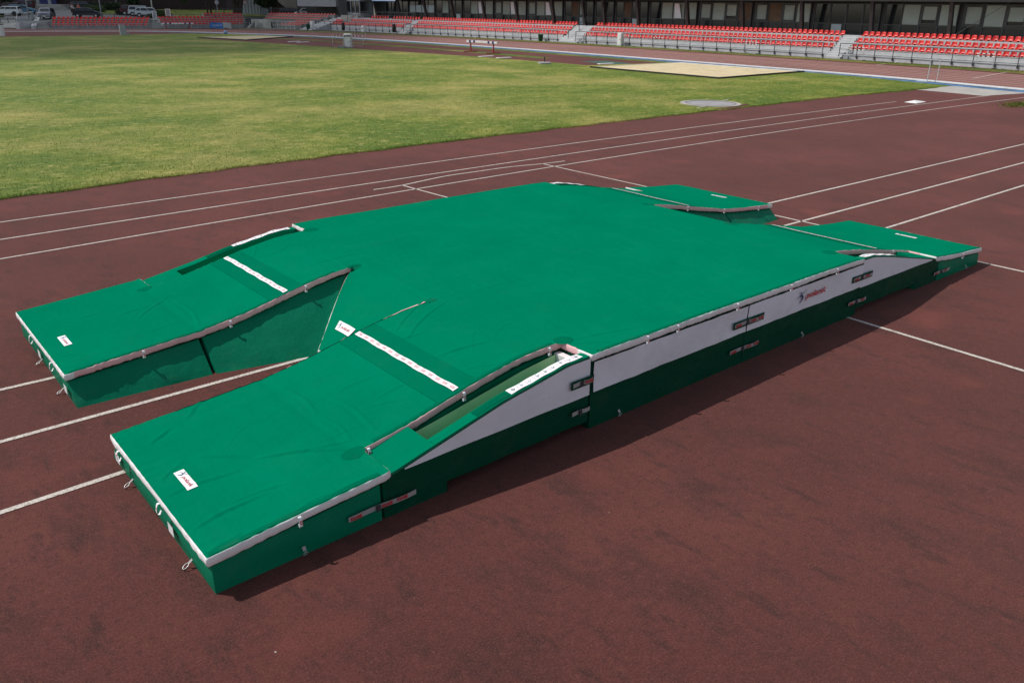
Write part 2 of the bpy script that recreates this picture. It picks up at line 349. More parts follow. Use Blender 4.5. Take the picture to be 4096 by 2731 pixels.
pit('long_jump_pit', 'pale long jump sand pit with dark rubber edging, nearest the grandstand', P1)
P2 = [G(790, 152), G(985, 163), G(1170, 149), G(1035, 146)]
pit('long_jump_pit', 'far long jump sand pit by the bend of the track', P2)
# take-off boards
for pts, lab in ((((1917, 229), (1972, 226)), 'white take-off board by the steeplechase barrier, nearer of the pair to it'), (((1988, 234.5), (2042, 232)), 'white take-off board in front of the steeplechase barrier, further right'),
            (((1155, 169.5), (1198, 167)), 'faint white take-off board left of the silver bin, longer way off'), (((1191, 171.6), (1234, 169.5)), 'white take-off board left of the silver bin, closer to the grass'),
            (((2394, 258.5), (2452, 256)), 'white take-off board on the runway before the large sand pit'), (((2392, 274), (2432, 272.5)), 'white board lying at the corner of the large sand pit')):
    A, B = np.array(G(*pts[0])), np.array(G(*pts[1])); mid = (A+B)/2; t = B-A
    mb = MB(); mb.box((0, 0, .025), (np.linalg.norm(t), .3, .05), bev=.008)
    o = mb.build('takeoff_board', M['whitepaint']); o.location = (*mid, 0); o.rotation_euler = (0, 0, math.atan2(t[1], t[0])); tag(o, lab, 'take-off board', 'take-off boards of the jump runways')
# throwing circle
cx, cy = G(2842, 416); t = thing('throwing_circle', 'round concrete throwing circle with dark steel rim in the grass', 'throwing circle', (cx, cy, 0), local=True)
mb = MB(); mb.lathe([(1.28, -.02), (1.28, .030), (1.075, .030), (1.07, -.01)], n=48); mb.build('surround', M['slab'], t)
mb = MB(); mb.lathe([(1.075, .0), (1.075, .036), (1.06, .036), (1.06, .0)], n=48); mb.build('steel_rim', M['darkmetal'], t)
mb = MB(); mb.lathe([(1.058, -.01), (1.058, .022)], n=48); mb.build('concrete_disc', mat('smooth_concrete', (.30, .285, .29), .6, .2, 2), t)
mb = MB()
for a in ((2786, 437), (2823, 428)), ((2893, 406), (2916, 400)):
    A, B = np.array(G(*a[0])), np.array(G(*a[1])); band(mb, np.array([A, (A+B)/2, B]), -.03, .03, .034); o = mb.build('centre_mark', M['line']); o.parent = t; o.matrix_parent_inverse = Matrix.Translation((-cx, -cy, 0)); mb = MB()
mb = MB(); mb.sheet([G(*p) for p in ((2850, 437), (2905, 432), (2960, 424), (2985, 416), (3000, 421), (2930, 440))], .016); structure('red_path_to_circle', mb, M['red'])
# planting box lid on the runway
bx, by = G(3662, 411); mb = MB(); q = [G(*p) for p in ((3616, 410), (3665, 415.5), (3706, 408), (3655, 404))]; ap = G(3668, 403, .0)
m0 = np.mean(q, 0); mb.add([(*p, .006) for p in q]+[(m0[0]-.05, m0[1], .09)], [(0, 1, 4), (1, 2, 4), (2, 3, 4), (3, 0, 4), (3, 2, 1, 0)])
tag(mb.build('box_lid', M['whitepaint']), 'shallow white pyramid lid covering the planting box on the red runway', 'box lid')
# grass blades: a short mown sward, thick towards the camera
def blades(n, ylo, yhi, xlo, xhi, h0, h1, keep=lambda x, y: True):
    x = rng.uniform(xlo, xhi, n); y = ylo+(yhi-ylo)*rng.power(1.0, n)**1.6
    ex = np.interp(x, near[:, 0], near[:, 1]); ok = (y > ex-.02) & ((x-cx)**2+(y-cy)**2 > 1.7) & (x < np.interp(y, [20, 24, 31, 40, 42, 53, 64, 84], [47, 49.6, 50.2, 50.4, 42.8, 42.4, 41, 38.5]))
    pp = np.array(P1); ins = np.ones(len(x), bool); sg = np.sign((pp[1]-pp[0])[0]*(pp[2]-pp[0])[1]-(pp[1]-pp[0])[1]*(pp[2]-pp[0])[0])
    for q in range(4): a_, b_ = pp[q], pp[(q+1) % 4]; ins &= sg*((b_[0]-a_[0])*(y-a_[1])-(b_[1]-a_[1])*(x-a_[0])) > -.05
    ok &= ~ins; return x[ok], y[ok]
def blade_mesh(name, x, y, h0, h1, w, m, label=None):
    n = len(x); a = rng.uniform(0, 2*PI, n); h = rng.uniform(h0, h1, n); ln = rng.uniform(-.6, .6, n)*h; wd = w*rng.uniform(.6, 1.4, n)
    V = np.empty((n, 3, 3), np.float32); ca, sa = np.cos(a), np.sin(a)
    V[:, 0] = np.stack([x-wd*ca, y-wd*sa, np.full(n, .008)], 1); V[:, 1] = np.stack([x+wd*ca, y+wd*sa, np.full(n, .008)], 1)
    V[:, 2] = np.stack([x-ln*sa, y+ln*ca, .01+h], 1)
    me = bpy.data.meshes.new(name); me.vertices.add(n*3); me.vertices.foreach_set('co', V.ravel()); me.loops.add(n*3); me.loops.foreach_set('vertex_index', np.arange(n*3, dtype=np.int32))
    me.polygons.add(n); me.polygons.foreach_set('loop_start', np.arange(0, n*3, 3, dtype=np.int32)); me.polygons.foreach_set('loop_total', np.full(n, 3, np.int32)); me.materials.append(m); me.update(calc_edges=True)
    o = bpy.data.objects.new(name, me); C.objects.link(o); return o
x1, y1 = blades(330000, 19.6, 62, -4, 51, .02, .05)
xe = rng.uniform(-2, 47, 26000); ye = np.interp(xe, near[:, 0], near[:, 1])+np.abs(rng.normal(0, .14, 26000))-.07
o = blade_mesh('lawn_blades', np.concatenate([x1, xe]), np.concatenate([y1, ye]), .010, .032, .009, M['blade']); tag(o, 'short mown grass of the infield with straw coloured patches', 'grass', kind='stuff')
# weeds along the foot of the stand and a tuft at the right edge
i = rng.integers(28, 100, 9000); st = offset(RAIL, 13.0)[i]; xw = st[:, 0]+rng.normal(0, .35, 9000); yw = st[:, 1]+rng.uniform(-.9, .9, 9000)
gx, gy = G(4085, 420); xw = np.concatenate([xw, gx+rng.normal(0, .8, 1500)]); yw = np.concatenate([yw, gy+rng.normal(0, .28, 1500)])
o = blade_mesh('weeds', xw, yw, .03, .09, .014, M['weeds']); tag(o, 'scruffy weeds along the foot of the grandstand', 'weeds', kind='stuff')
# ------------------------------------------------------------------ the pole vault landing mat
def warp(x, y, z): return (x+.025*(y-5.03), y-(.075+(.03*(y-5) if x < 7 else 0))*((x-7)/7)**2, z)
YN, YF, YC = 5.03, 11.44, 8.19            # near side, far side, centre of the gap
XS = np.linspace(1.2, 15, 2761)
def smooth_prof(kn, w):
    z = np.interp(XS, *zip(*kn)); k = int(w/.005)|1; ker = np.hanning(k+2)[1:-1]; ker /= ker.sum()
    return np.convolve(np.pad(z, k//2, mode='edge'), ker, 'valid')
PROF = smooth_prof([(1.2, .292), (1.55, .312), (3.0, .412), (3.55, .495), (4.3, .668), (4.85, .765), (5.3, .79), (5.8, .798), (8, .80), (10.2, .798), (10.7, .785), (11.2, .71), (12.9, .395), (13.6, .325), (14.6, .262), (15, .25)], .5)
STRIPZ = smooth_prof([(1.2, .38), (3.1, .385), (4.28, .655), (4.67, .715), (5.08, .782), (5.4, .785), (6, .785), (10.55, .785), (10.85, .78), (11.3, .70), (12.87, .375), (15, .37)], .16)
prof = lambda x: np.interp(x, XS, PROF); stripz = lambda x: np.interp(x, XS, STRIPZ)
CRE = []
def cre(x0, y0, x1, y1, amp=.012, w=.035, z=.4):     # a fold, given by the two ends seen in the photograph
    CRE.append((*G(x0, y0, z), *G(x1, y1, z), amp*.72, w*.42))
c4 = lambda x, y: (350+x*.6376, 1550+y*.6376)
for a, b, am, w in (((640, 412), (1000, 440), .014, .04), ((1000, 440), (1640, 415), .016, .045), ((1150, 25), (1420, 210), .014, .05), ((1420, 210), (1640, 370), .010, .04), ((1480, 110), (1790, 330), .010, .05), ((430, 640), (950, 500), .009, .05),
                    ((620, 840), (1120, 640), .012, .05), ((860, 700), (1250, 590), .007, .05), ((330, 330), (480, 230), .012, .05), ((560, 190), (700, 60), .008, .05), ((1300, 420), (1640, 370), .010, .035), ((700, 1010), (950, 870), .009, .04),
                    ((1250, 800), (1500, 660), .009, .03), ((1520, 690), (1760, 580), .009, .03), ((400, 560), (560, 430), .007, .05), ((1850, 60), (2120, 40), .008, .035), ((1700, 200), (2010, 180), .007, .04)):
    cre(*c4(*a), *c4(*b), am, w, .36)
c2 = lambda x, y: (1200+x*.6376, 650+y*.6376)
for a, b, am, w in (((820, 1255), (1190, 1205), .013, .04), ((500, 1170), (760, 1120), .010, .04), ((560, 1110), (800, 930), .009, .04), ((640, 1150), (900, 960), .010, .04), ((1020, 1335), (1250, 1330), .010, .035), ((420, 1180), (560, 1080), .008, .04), ((700, 1010), (860, 930), .008, .03),
                    ((180, 1350), (460, 1290), .006, .06), ((420, 1420), (760, 1330), .006, .05), ((900, 1090), (1400, 1160), .005, .07)):
    cre(*c2(*a), *c2(*b), am, w, .62)
for a, b, am, w in (((1700, 1110), (2270, 1010), .008, .04), ((1690, 1130), (2000, 1120), .010, .035), ((1700, 1150), (1900, 1180), .012, .03), ((1100, 190), (1700, 140), .010, .07), ((830, 250), (1300, 160), .008, .08), ((1500, 230), (2200, 250), .006, .09), ((20, 620), (420, 560), .009, .05), ((60, 560), (300, 700), .006, .06), ((900, 860), (1500, 700), .004, .12)):
    cre(*c2(*a), *c2(*b), am, w, .81)
c1 = lambda x, y: (x*.6376, 650+y*.6376)
for a, b, am, w in (((760, 930), (1000, 800), .009, .05), ((1000, 830), (1180, 1000), .012, .05), ((1180, 1000), (1440, 1080), .010, .04), ((640, 900), (860, 850), .008, .06), ((380, 900), (520, 880), .008, .05), ((1150, 880), (1450, 920), .008, .05), ((1540, 600), (1500, 700), .008, .05), ((1620, 690), (1800, 640), .008, .05)):
    cre(*c1(*a), *c1(*b), am, w, .5)
c8 = lambda x, y: (x*.2551, 1240+y*.2551)
for k in range(7): cre(*c8(700-20*k, 720+30*k), *c8(1250+90*k, 660+38*k), .008, .03, .32)
for k in range(6): cre(*c8(330+60*k, 120+110*k), *c8(520+60*k, 150+108*k), .005, .02, .3)
for k in range(34):                                  # fine random creasing along the arms
    x0 = random.uniform(1.7, 5.2); y0 = random.choice((random.uniform(5.2, 7.2), random.uniform(9.2, 11.2))); a = random.uniform(-.6, .9)
    CRE.append((x0, y0, x0+.5*math.cos(a), y0+.5*math.sin(a), random.uniform(.0012, .0035), .015))
def wrinkle(x, y):
    z = .003*np.sin(x*2.1+y*1.3)*np.sin(y*2.7-x*.6)+.0015*np.sin(x*4.3-y*2.2+1)*np.sin(y*3.9+x*1.1)
    for x0, y0, x1, y1, am, w in CRE:
        L2 = (x1-x0)**2+(y1-y0)**2; t = ((x-x0)*(x1-x0)+(y-y0)*(y1-y0))/L2; L = math.sqrt(L2)
        d = ((x-x0)*(y1-y0)-(y-y0)*(x1-x0))/L + .05*L*np.sin(np.clip(t, 0, 1)*PI)+.006*np.sin(t*9+x0*7)
        fade = np.where((t > 0) & (t < 1), np.sin(np.clip(t, 0, 1)*PI)**.6, 0)
        z = z+am*fade*(np.exp(-(d/w)**2)-.6*np.exp(-((d-1.7*w)/w)**2))
    for ye in (YN_, YI_, YG0_, YG1_, YO_):
        dd = np.abs(y-ye); z = z+.0030*np.exp(-dd/.07)*np.sin(x*44+3*np.sin(x*7+ye))*np.sin(x*5.3+ye*2)
    z = z+.0028*np.exp(-np.abs(x-1.56)/.09)*np.sin(y*46+3*np.sin(y*6))*np.sin(y*4.1)
    for xs_, k in ((3.0, .007), (12.9, .006)): z = z-k*np.exp(-((x-xs_)/.05)**2)*(np.abs(y-8.2) < 3.5)
    return z
YN_, YI_, YG0_, YG1_, YO_ = 5.03, 5.47, 7.36, 9.02, 10.98
def gapz(x): return np.interp(x, [4.16, 4.3, 4.45, 4.6, 4.75, 4.88, 4.98, 5.06, 5.2, 5.4, 5.8], [.09, .185, .30, .425, .55, .650, .715, .752, .782, .791, .798])
def topz(x, y):
    x = np.asarray(x, float); y = np.asarray(y, float); z = prof(x)
    xm = np.where(x > 8, 15.95-x, x)                 # the gap dips at both ends
    d = np.abs(y-YC); w = np.clip((1.12-d)/.29, 0, 1); w = w*w*(3-2*w); t_ = np.clip((xm-5.03)/.28, 0, 1)
    w = np.where(d <= .835, 1.0, w*t_*t_*(3-2*t_))
    z = np.where((xm >= 5.02) & (xm < 5.8), z+(gapz(xm)-prof(np.where(x > 8, x, xm)))*w, z)
    return z+wrinkle(x, y)
XNL, XNR, XS0, XS1, XR0, XR1, XG0, XG1 = 1.56, 14.46, 3.08, 5.40, 10.58, 12.84, 5.03, 10.88
YI, YO, YG0, YG1 = 5.47, 10.98, 7.36, 9.02
def in_cover(x, y):
    if y < YI or y > YO:
        if XS0 < x < XS1 or XR0 < x < XR1: return False
    if YG0 < y < YG1 and (x < XG0 or x > XG1): return False
    return True
def cuts(br, step):
    out = []
    for a, b in zip(br[:-1], br[1:]): n = max(1, int(round((b-a)/step))); out += [a+(b-a)*i/n for i in range(n)]
    return np.array(out+[br[-1]])
gx_ = np.unique(np.concatenate([cuts([XNL, XS0, XG0, XS1, 6.0], .0125), cuts([6.0, 8, XR0, XG1, XR1, XNR], .03)])); gy_ = cuts([YN, YI, YG0, YG1, YO, YF], .0145)
mat_root = thing('pole_vault_landing_mat', 'huge green double ended pole vault landing mat with white edging lying on the red runway', 'landing mat', (8, YC, 0))
GX, GY = np.meshgrid(gx_, gy_, indexing='ij'); GZ = topz(GX, GY)
nx, ny = len(gx_), len(gy_); cov = MB(); cov.v = [warp(a, b, c) for a, b, c in zip(GX.ravel(), GY.ravel(), GZ.ravel())]
for i in range(nx-1):
    for j in range(ny-1):
        if in_cover((gx_[i]+gx_[i+1])/2, (gy_[j]+gy_[j+1])/2): cov.f.append((i*ny+j, (i+1)*ny+j, (i+1)*ny+j+1, i*ny+j+1)); cov.mi.append(0)
# tongue of the cover that slopes down into the gap, at both ends
ysg = [y for y in gy_ if YG0-1e-6 < y < YG1+1e-6]
for side in (0, 1):
    X0 = XG0 if side == 0 else XG1; base = len(cov.v); nt = 22
    for k in range(nt+1):
        s = k/nt; x = X0+(-.87 if side == 0 else .87)*s
        for y in ysg:
            half = (y-YC)*(1-.78*s**1.15); xm = x if side == 0 else 15.95-x
            z = float(topz(X0, y))*(1-s)+s*float(gapz(4.2)) if k == 0 else float(gapz(xm))+.02*math.sin(s*PI)*(1-abs(y-YC))
            cov.v.append(warp(x, YC+half, z))
    m_ = len(ysg)
    for k in range(nt):
        for j in range(m_-1): cov.f.append((base+k*m_+j, base+(k+1)*m_+j, base+(k+1)*m_+j+1, base+k*m_+j+1)); cov.mi.append(0)
used = sorted({i for f in cov.f for i in f}); rm = {o: n for n, o in enumerate(used)}
cov.v = [cov.v[i] for i in used]; cov.f = [tuple(rm[i] for i in f) for f in cov.f]
cover = cov.build('cover', M['cover'], mat_root, smooth=True, weld=.002)
# white edging: run round every free edge of the cover
bm = bmesh.new(); bm.from_mesh(cover.data); nxt = {}
for e in bm.edges:
    if len(e.link_faces) == 1:
        l = e.link_loops[0]; nxt[l.vert.index] = l.link_loop_next.vert.index
bm.verts.ensure_lookup_table(); co = [v.co.copy()+Vector((8, YC, 0)) for v in bm.verts]; up = sum(f.normal.z for f in bm.faces) > 0; bm.free()
loops = []; seen = set()
for s0 in nxt:
    if s0 in seen: continue
    lp = [s0]; seen.add(s0); k = nxt[s0]
    while k != s0 and k in nxt and k not in seen: lp.append(k); seen.add(k); k = nxt[k]
    loops.append(lp)
ed = MB()
for lp in loops:
    n = len(lp); rows = [(0, .001), (.004, -.003), (.008, -.016), (.010, -.036), (.008, -.056), (.001, -.068), (-.05, -.070)]; base = len(ed.v); dist = 0
    for q in range(n):
        a, b, c = co[lp[q-1]], co[lp[q]], co[lp[(q+1) % n]]; t = ((b-a).normalized()+(c-b).normalized()); nrm = Vector((t.y, -t.x, 0)) if up else Vector((-t.y, t.x, 0))
        nrm = nrm.normalized() if nrm.length > 1e-6 else Vector((1, 0, 0)); dist += (b-a).length
        wv = .002*math.sin(dist*3.1)+.0015*math.sin(dist*9.7+1)+.003*math.sin(dist*33+2*math.sin(dist*5))*math.sin(dist*1.3); wh = 1+.05*math.sin(dist*2.3+2)+.05*math.sin(dist*6.1)
        lip = nrm.y > .7 and abs(b.y-YG0) < .15 and 2.2 < b.x < XG0+.2
        lw = .010+.030*min(1, max(0, (b.x-4.45)/.5)) if lip else 0
        for k_, (d, z) in enumerate(rows):
            if lip and k_ == 0: d, z = -lw, .006
            p = b+nrm*(d+(wv if 0 < -z < .08 else 0)); ed.v.append((p.x, p.y, max(b.z+z*wh, .012)))
    R_ = len(rows)
    for q in range(n):
        for k in range(R_-1): ed.f.append((base+q*R_+k, base+((q+1) % n)*R_+k, base+((q+1) % n)*R_+k+1, base+q*R_+k+1)); ed.mi.append(0)
cen = lambda f: (np.mean([ed.v[i][0] for i in f]), np.mean([ed.v[i][1] for i in f]))
for q, f in enumerate(ed.f):
    ex, ey = cen(f); inner = YI-.25 < ey < YG0+.25 or YG1-.2 < ey < YO+.1
    if inner and 1.75 < ex < 14.4 and not (5.45 < ex < 10.5 and ey < YI): ed.mi[q] = 1
ed.build('edging', [M['white_fab'], M['pink_fab']], mat_root, smooth=True)
# ---- foam blocks under the cover
def grid_face(mb, fn, nu, nv):
    V = [fn(i/nu, j/nv) for i in range(nu+1) for j in range(nv+1)]
    mb.add(V, [(i*(nv+1)+j, (i+1)*(nv+1)+j, (i+1)*(nv+1)+j+1, i*(nv+1)+j+1) for i in range(nu) for j in range(nv)])
def sag(x, z, a=.009): return a*math.sin(x*5.3+z*7)*math.sin(z*9+1)+.5*a*math.sin(x*13+z*3)
def block(name, x0, x1, ya, yb, zt, zb=0.0, m='body', bulge=.012, seg=.08, sg_=1):
    """closed block; ya/yb give the (top, bottom) y of its two long sides as functions of x; zt the top height"""
    mb = MB(); nu = max(2, int((x1-x0)/seg)); nv = 6
    def X(u): return x0+(x1-x0)*u
    def side(f, sg):
        def fn(u, v):
            x = X(u); z = zb+(zt(x)-zb)*v; top, bot = f(x); y = bot+(top-bot)*v
            o = 0 if u in (0, 1) or v in (0, 1) else 1
            return warp(x, y+sg*o*(bulge*math.sin(v*PI)+sg_*sag(x, z)), z)
        return fn
    grid_face(mb, side(ya, -1), nu, nv); grid_face(mb, side(yb, 1), nu, nv)
    for u, sg in ((0, -1), (1, 1)):
        x = X(u); (ta, ba), (tb, bb) = ya(x), yb(x)
        grid_face(mb, lambda p, v: warp(x+sg*(0 if p in (0, 1) or v in (0, 1) else .012*math.sin(v*PI)+.4*sag(p*3, v)), (ba+(ta-ba)*v)*(1-p)+(bb+(tb-bb)*v)*p, zb+(zt(x)-zb)*v), 24, nv)
    grid_face(mb, lambda u, p: warp(X(u), ya(X(u))[0]*(1-p)+yb(X(u))[0]*p, zt(X(u))), nu, 8)
    grid_face(mb, lambda u, p: warp(X(u), ya(X(u))[1]*(1-p)+yb(X(u))[1]*p, zb), nu, 2)
    return mb.build(name, M[m], mat_root, smooth=False, weld=.0005, ang=40)
def xm_(x): return 15.95-x if x > 8 else x
def yb_far(x): return float(np.interp(xm_(x), [1.5, 3.0, 4.25, 5.4], [8.83, 8.70, 8.38, 8.30]))
def yb_near(x): return float(np.interp(xm_(x), [1.5, 3.0, 4.25, 5.4], [7.52, 7.66, 8.0, 8.08]))
under = lambda x: float(prof(x))-.088
for a, b, nm in ((1.585, 2.985, 'nose_block'), (12.985, 14.435, 'nose_block')):
    block(nm, a, b, lambda x: (YN+.012, YN), lambda x: (YG0-.01, yb_near(x)), under)
    block(nm, a, b, lambda x: (YG1+.01, yb_far(x)), lambda x: (YF-.012, YF), under)
for a, b in ((3.03, 5.375), (10.595, 12.955)):
    block('wedge_block', a, b, lambda x: (YI, YI), lambda x: (YG0-.01, yb_near(x)), under)
    block('wedge_block', a, b, lambda x: (YG1+.01, yb_far(x)), lambda x: (YO, YO), under)
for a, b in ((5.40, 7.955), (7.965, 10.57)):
    block('main_block', a, b, lambda x: (YN+.006, YN), lambda x: (YF-.006, YF), lambda x: .716, m='shade_skirt', bulge=.003, sg_=.3)
# ---- the outer strips beside the wedges, with the slot for the uprights
def fy(far, d): return YF-d if far else YN+d
for right in (0, 1):
    for far in (0, 1):
        def mx(x): return 15.95-x if right else x
        def P(x, d, z): return warp(mx(x), fy(far, d), z-(.03*min(1, max(0, (x-3.2)/.6)) if far and z > .3 else 0))
        sz = lambda x: float(stripz(mx(x)))
        xs = list(np.linspace(3.02, 5.375, 60)); mb = MB()
        zb_ = lambda x: .095+.004*math.sin(x*9) if x > 3.645 else 0.0
        xs = sorted(set(xs+[3.64, 3.65])); W = .44; RW = .135
        out = lambda x, v: .002*math.sin(v*PI)*math.sin(x*4+1)
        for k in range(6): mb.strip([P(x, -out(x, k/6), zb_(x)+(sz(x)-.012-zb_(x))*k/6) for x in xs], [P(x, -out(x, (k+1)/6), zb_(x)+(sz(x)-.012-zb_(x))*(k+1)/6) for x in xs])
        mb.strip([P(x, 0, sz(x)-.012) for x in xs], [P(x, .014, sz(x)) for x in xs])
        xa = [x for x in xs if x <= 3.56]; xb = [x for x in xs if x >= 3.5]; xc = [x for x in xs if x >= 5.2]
        mb.build('outer_strip_wall', M['shade_skirt'], mat_root, smooth=True, ang=None)
        mb = MB()
        mb.strip([P(x, .014, sz(x)) for x in xa], [P(x, W, sz(x)) for x in xa])
        sh = lambda x: .004*math.sin(x*11)
        for d0, d1 in ((.014, .08), (.08, RW)): mb.strip([P(x, d0, sz(x)+(sh(x) if d0 > .05 else 0)) for x in xb], [P(x, d1, sz(x)+(sh(x) if d1 < .1 else -.006)) for x in xb])
        mb.strip([P(x, RW, sz(x)-.006) for x in xb], [P(x, RW+.004, .12) for x in xb])
        mb.strip([P(xa[-1], d, sz(xa[-1])) for d in (RW, W)], [P(xa[-1]+.10, d, .12) for d in (RW, W)])
        mb.build('outer_strip_top', M['cover'], mat_root, smooth=True)
        mb = MB(); mb.strip([P(x, RW, .12) for x in xb], [P(x, W, .12) for x in xb]); mb.strip([P(x, 0.0, zb_(x)) for x in xs if x > 3.65], [P(x, W, zb_(x)) for x in xs if x > 3.65])
        mb.strip([P(3.02, d, 0) for d in (0, W)], [P(3.02, d, sz(3.02)) for d in (0, W)]); mb.strip([P(3.65, d, 0) for d in (0, W)], [P(3.65, d, .13) for d in (0, W)]); mb.build('slot_floor', M['body'], mat_root)
        mb = MB(); xl = [x for x in xs if 3.57 <= x <= 5.3]; top_ = lambda x: float(prof(mx(x)))-.085-.040*math.sin(min(1, (x-3.6)/1.8)*PI)
        mb.strip([P(x, W-.034, .13) for x in xl], [P(x, W-.036, top_(x)) for x in xl]); mb.build('slot_lining', M['lining'], mat_root)
        mb = MB(); mb.strip([P(5.30, d, .13) for d in (.14, .43)], [P(5.30, d, .70) for d in (.14, .43)]); mb.strip([P(5.3, d, .70) for d in (.014, .43)], [P(5.375, d, .70) for d in (.014, .43)])
        mb.build('slot_end_panel', M['white_fab'], mat_root)
        # white upper panel of the wedge side
        mb = MB(); xp = [x for x in xs if sz(x) > .405 and x > 3.12]
        mb.strip([P(x, -.009, min(.385+.002*math.sin(x*7), sz(x)-.02)) for x in xp], [P(x, -.008, sz(x)-.016) for x in xp]); mb.build('white_side_panel', M['white_panel'], mat_root, smooth=True)
        # ruler 0-8
        mb = MB(); xr = np.linspace(4.40, 5.30, 32); rip = lambda x: .003*math.sin(x*24)
        mb.strip([P(x, .028, sz(x)+.008+rip(x)) for x in xr], [P(x, .118, sz(x)+.006+rip(x+.1)) for x in xr]); rl = mb.build('height_ruler', M['label'], mat_root)
        for k in range(9):
            pr = MB(); V, F = text_geo('-%d-' % k, .055); V[:, 0] -= V[:, 0].mean(); V[:, 1] -= .022; xk = 4.46+.099*k
            q = []
            for u, v, _ in V:
                X_ = mx(xk)+v; d = .073+(u if far else -u); q.append(warp(X_, fy(far, d), float(stripz(X_))+.0100+(rip(xk))-(.03 if far else 0)))
            pr.add(q, F); pr.build('digit', M['black_print'], rl)
        for k in range(8):
            pl = MB(); xk = 4.51+.099*k; pl.strip([P(xk-.0015, d, sz(xk)+.0125) for d in (.045, .10)], [P(xk+.0015, d, sz(xk)+.0125) for d in (.045, .10)]); pl.build('tick_mark', M['red_print'], rl)
        mb = MB(); xr = np.linspace(4.0, 4.39, 14); mb.strip([P(x, .03, sz(x)+.005) for x in xr], [P(x, .115, sz(x)+.004) for x in xr]); mb.build('fastening_patch', M['hem'], mat_root)
# ---- white upper panel of the long sides, with the maker's lettering
for far in (0, 1):
    for a, b in ((5.42, 7.95), (7.97, 10.565)):
        mb = MB(); xs = np.linspace(a, b, 40); g = lambda x, z: warp(x, fy(far, -.020-.009*math.sin((z-.4)/.33*PI)*math.sin(x*3.1)-.003*math.sin(x*9+z*8)-.003*math.sin(x*21-z*14)*math.sin(x*2.3)), z)
        zs = np.linspace(.402, .720, 7)
        for z0, z1 in zip(zs[:-1], zs[1:]): mb.strip([g(x, z0+(.002*math.sin(x*5) if z0 < .41 else 0)) for x in xs], [g(x, z1) for x in xs])
        mb.build('white_side_panel', M['white_panel'], mat_root, smooth=True)
def lettering(mapf, W, hx, parent, bold=.012):
    """runner figure in navy followed by the word in red; mapf(u, v) places it; W whole width, hx height of the small letters"""
    V, F = text_geo('polan\u0131k', 1.0, .28, bold, .95); u0, u1 = V[:, 0].min(), V[:, 0].max(); U = W/6.45
    mb = MB(); mb.add([mapf(((u-u0)/(u1-u0)*4.55+1.9)*U, v/.54*hx) for u, v, _ in V], F); mb.build('lettering', M['red_print'], parent)
    mb = MB()
    for pts, ws in (([(-.1, .40), (.5, .85), (.95, 1.15), (1.45, 1.6), (2.1, 2.15)], [.01, .07, .13, .06, .008]), ([(.88, 1.12), (1.2, .8), (1.18, .2), (.95, -.25), (.72, -.68)], [.10, .17, .15, .09, .015])):
        P_ = catmull(pts, 6); w = np.interp(np.linspace(0, 1, len(P_)), np.linspace(0, 1, len(ws)), ws); a = offset(P_, 1)-P_
        mb.strip([mapf((p[0]+n[0]*k)*U, (p[1]+n[1]*k)*hx) for p, n, k in zip(P_, a, w)], [mapf((p[0]-n[0]*k)*U, (p[1]-n[1]*k)*hx) for p, n, k in zip(P_, a, w)])
    mb.add([mapf((.82+.13*math.cos(t))*U, (1.70+.25*math.sin(t))*hx) for t in np.linspace(0, 2*PI, 14)[:-1]], [tuple(range(13))])
    mb.build('logo_figure', M['blue_print'], parent)
sidep = [o for o in mat_root.children if o.name.startswith('white_side_panel')]
pa = sidep[-3]                                       # near side, right half
(lx0, lz0), (lx1, lz1) = AY(3184, 1200, YN-.03), AY(3298, 1178, YN-.03)
LW = lx1-lx0
lettering(lambda u, v: warp(lx0+u, YN-.0365, .545+v), LW, .058, pa, .02)
lettering(lambda u, v: warp(lx1-u, YF+.0365, .545+v), LW, .058, sidep[-1], .02)
# ---- things on top of the cover
def drape(x, y, h=.007):
    i = min(max(int(np.searchsorted(gx_, x))-1, 0), nx-2); j = min(max(int(np.searchsorted(gy_, y))-1, 0), ny-2)
    u = (x-gx_[i])/(gx_[i+1]-gx_[i]); v = (y-gy_[j])/(gy_[j+1]-gy_[j])
    return warp(x, y, float((GZ[i, j]*(1-u)+GZ[i+1, j]*u)*(1-v)+(GZ[i, j+1]*(1-u)+GZ[i+1, j+1]*u)*v)+h)
def band_on(name, m, x0, x1, y0, y1, h, step=.04, parent=mat_root, wob=0):
    mb = MB(); nxx = max(1, int((x1-x0)/step)); nyy = max(1, int((y1-y0)/step))
    grid_face(mb, lambda a, b: drape(x0+(x1-x0)*a+wob*math.sin(b*31), y0+(y1-y0)*b, h), nxx, nyy); return mb.build(name, M[m], parent, smooth=True)
for xc, flip in ((4.12, 1), (11.90, 1)):
    for y0, y1 in ((5.53, 7.32), (9.06, 10.93)):
        band_on('fastening_band', 'hem2', xc-.22, xc+.23, y0-.04, y1+.02, .005)
        sp_ = band_on('white_strap', 'label', xc-.032, xc+.032, y0, y1, .013, .035, wob=.004); ntx = 15
        for k in range(ntx):
            pr = MB(); V, F = text_geo('POLANIK', .05, .3, .0, .9); V[:, 0] -= V[:, 0].min(); yk = y1-.03-(y1-y0)/ntx*k
            pr.add([drape(xc-.016+v, yk-u*.36, .0155) for u, v, _ in V], F); pr.build('printed_word', M['faded_print'], sp_)
for x, y, L_, W_ in ((1.76, 6.13, .33, .085), (1.745, 9.985, .34, .085), (14.08, 6.13, .36, .08), (14.08, 10.05, .36, .08)):
    lb = band_on('printed_label', 'label', x, x+W_, y-L_/2, y+L_/2, .005, .02)
    lettering(lambda u, v: drape(x+.030+v, y+L_/2-.025-u, .0075), L_*.84, .026, lb, .0)
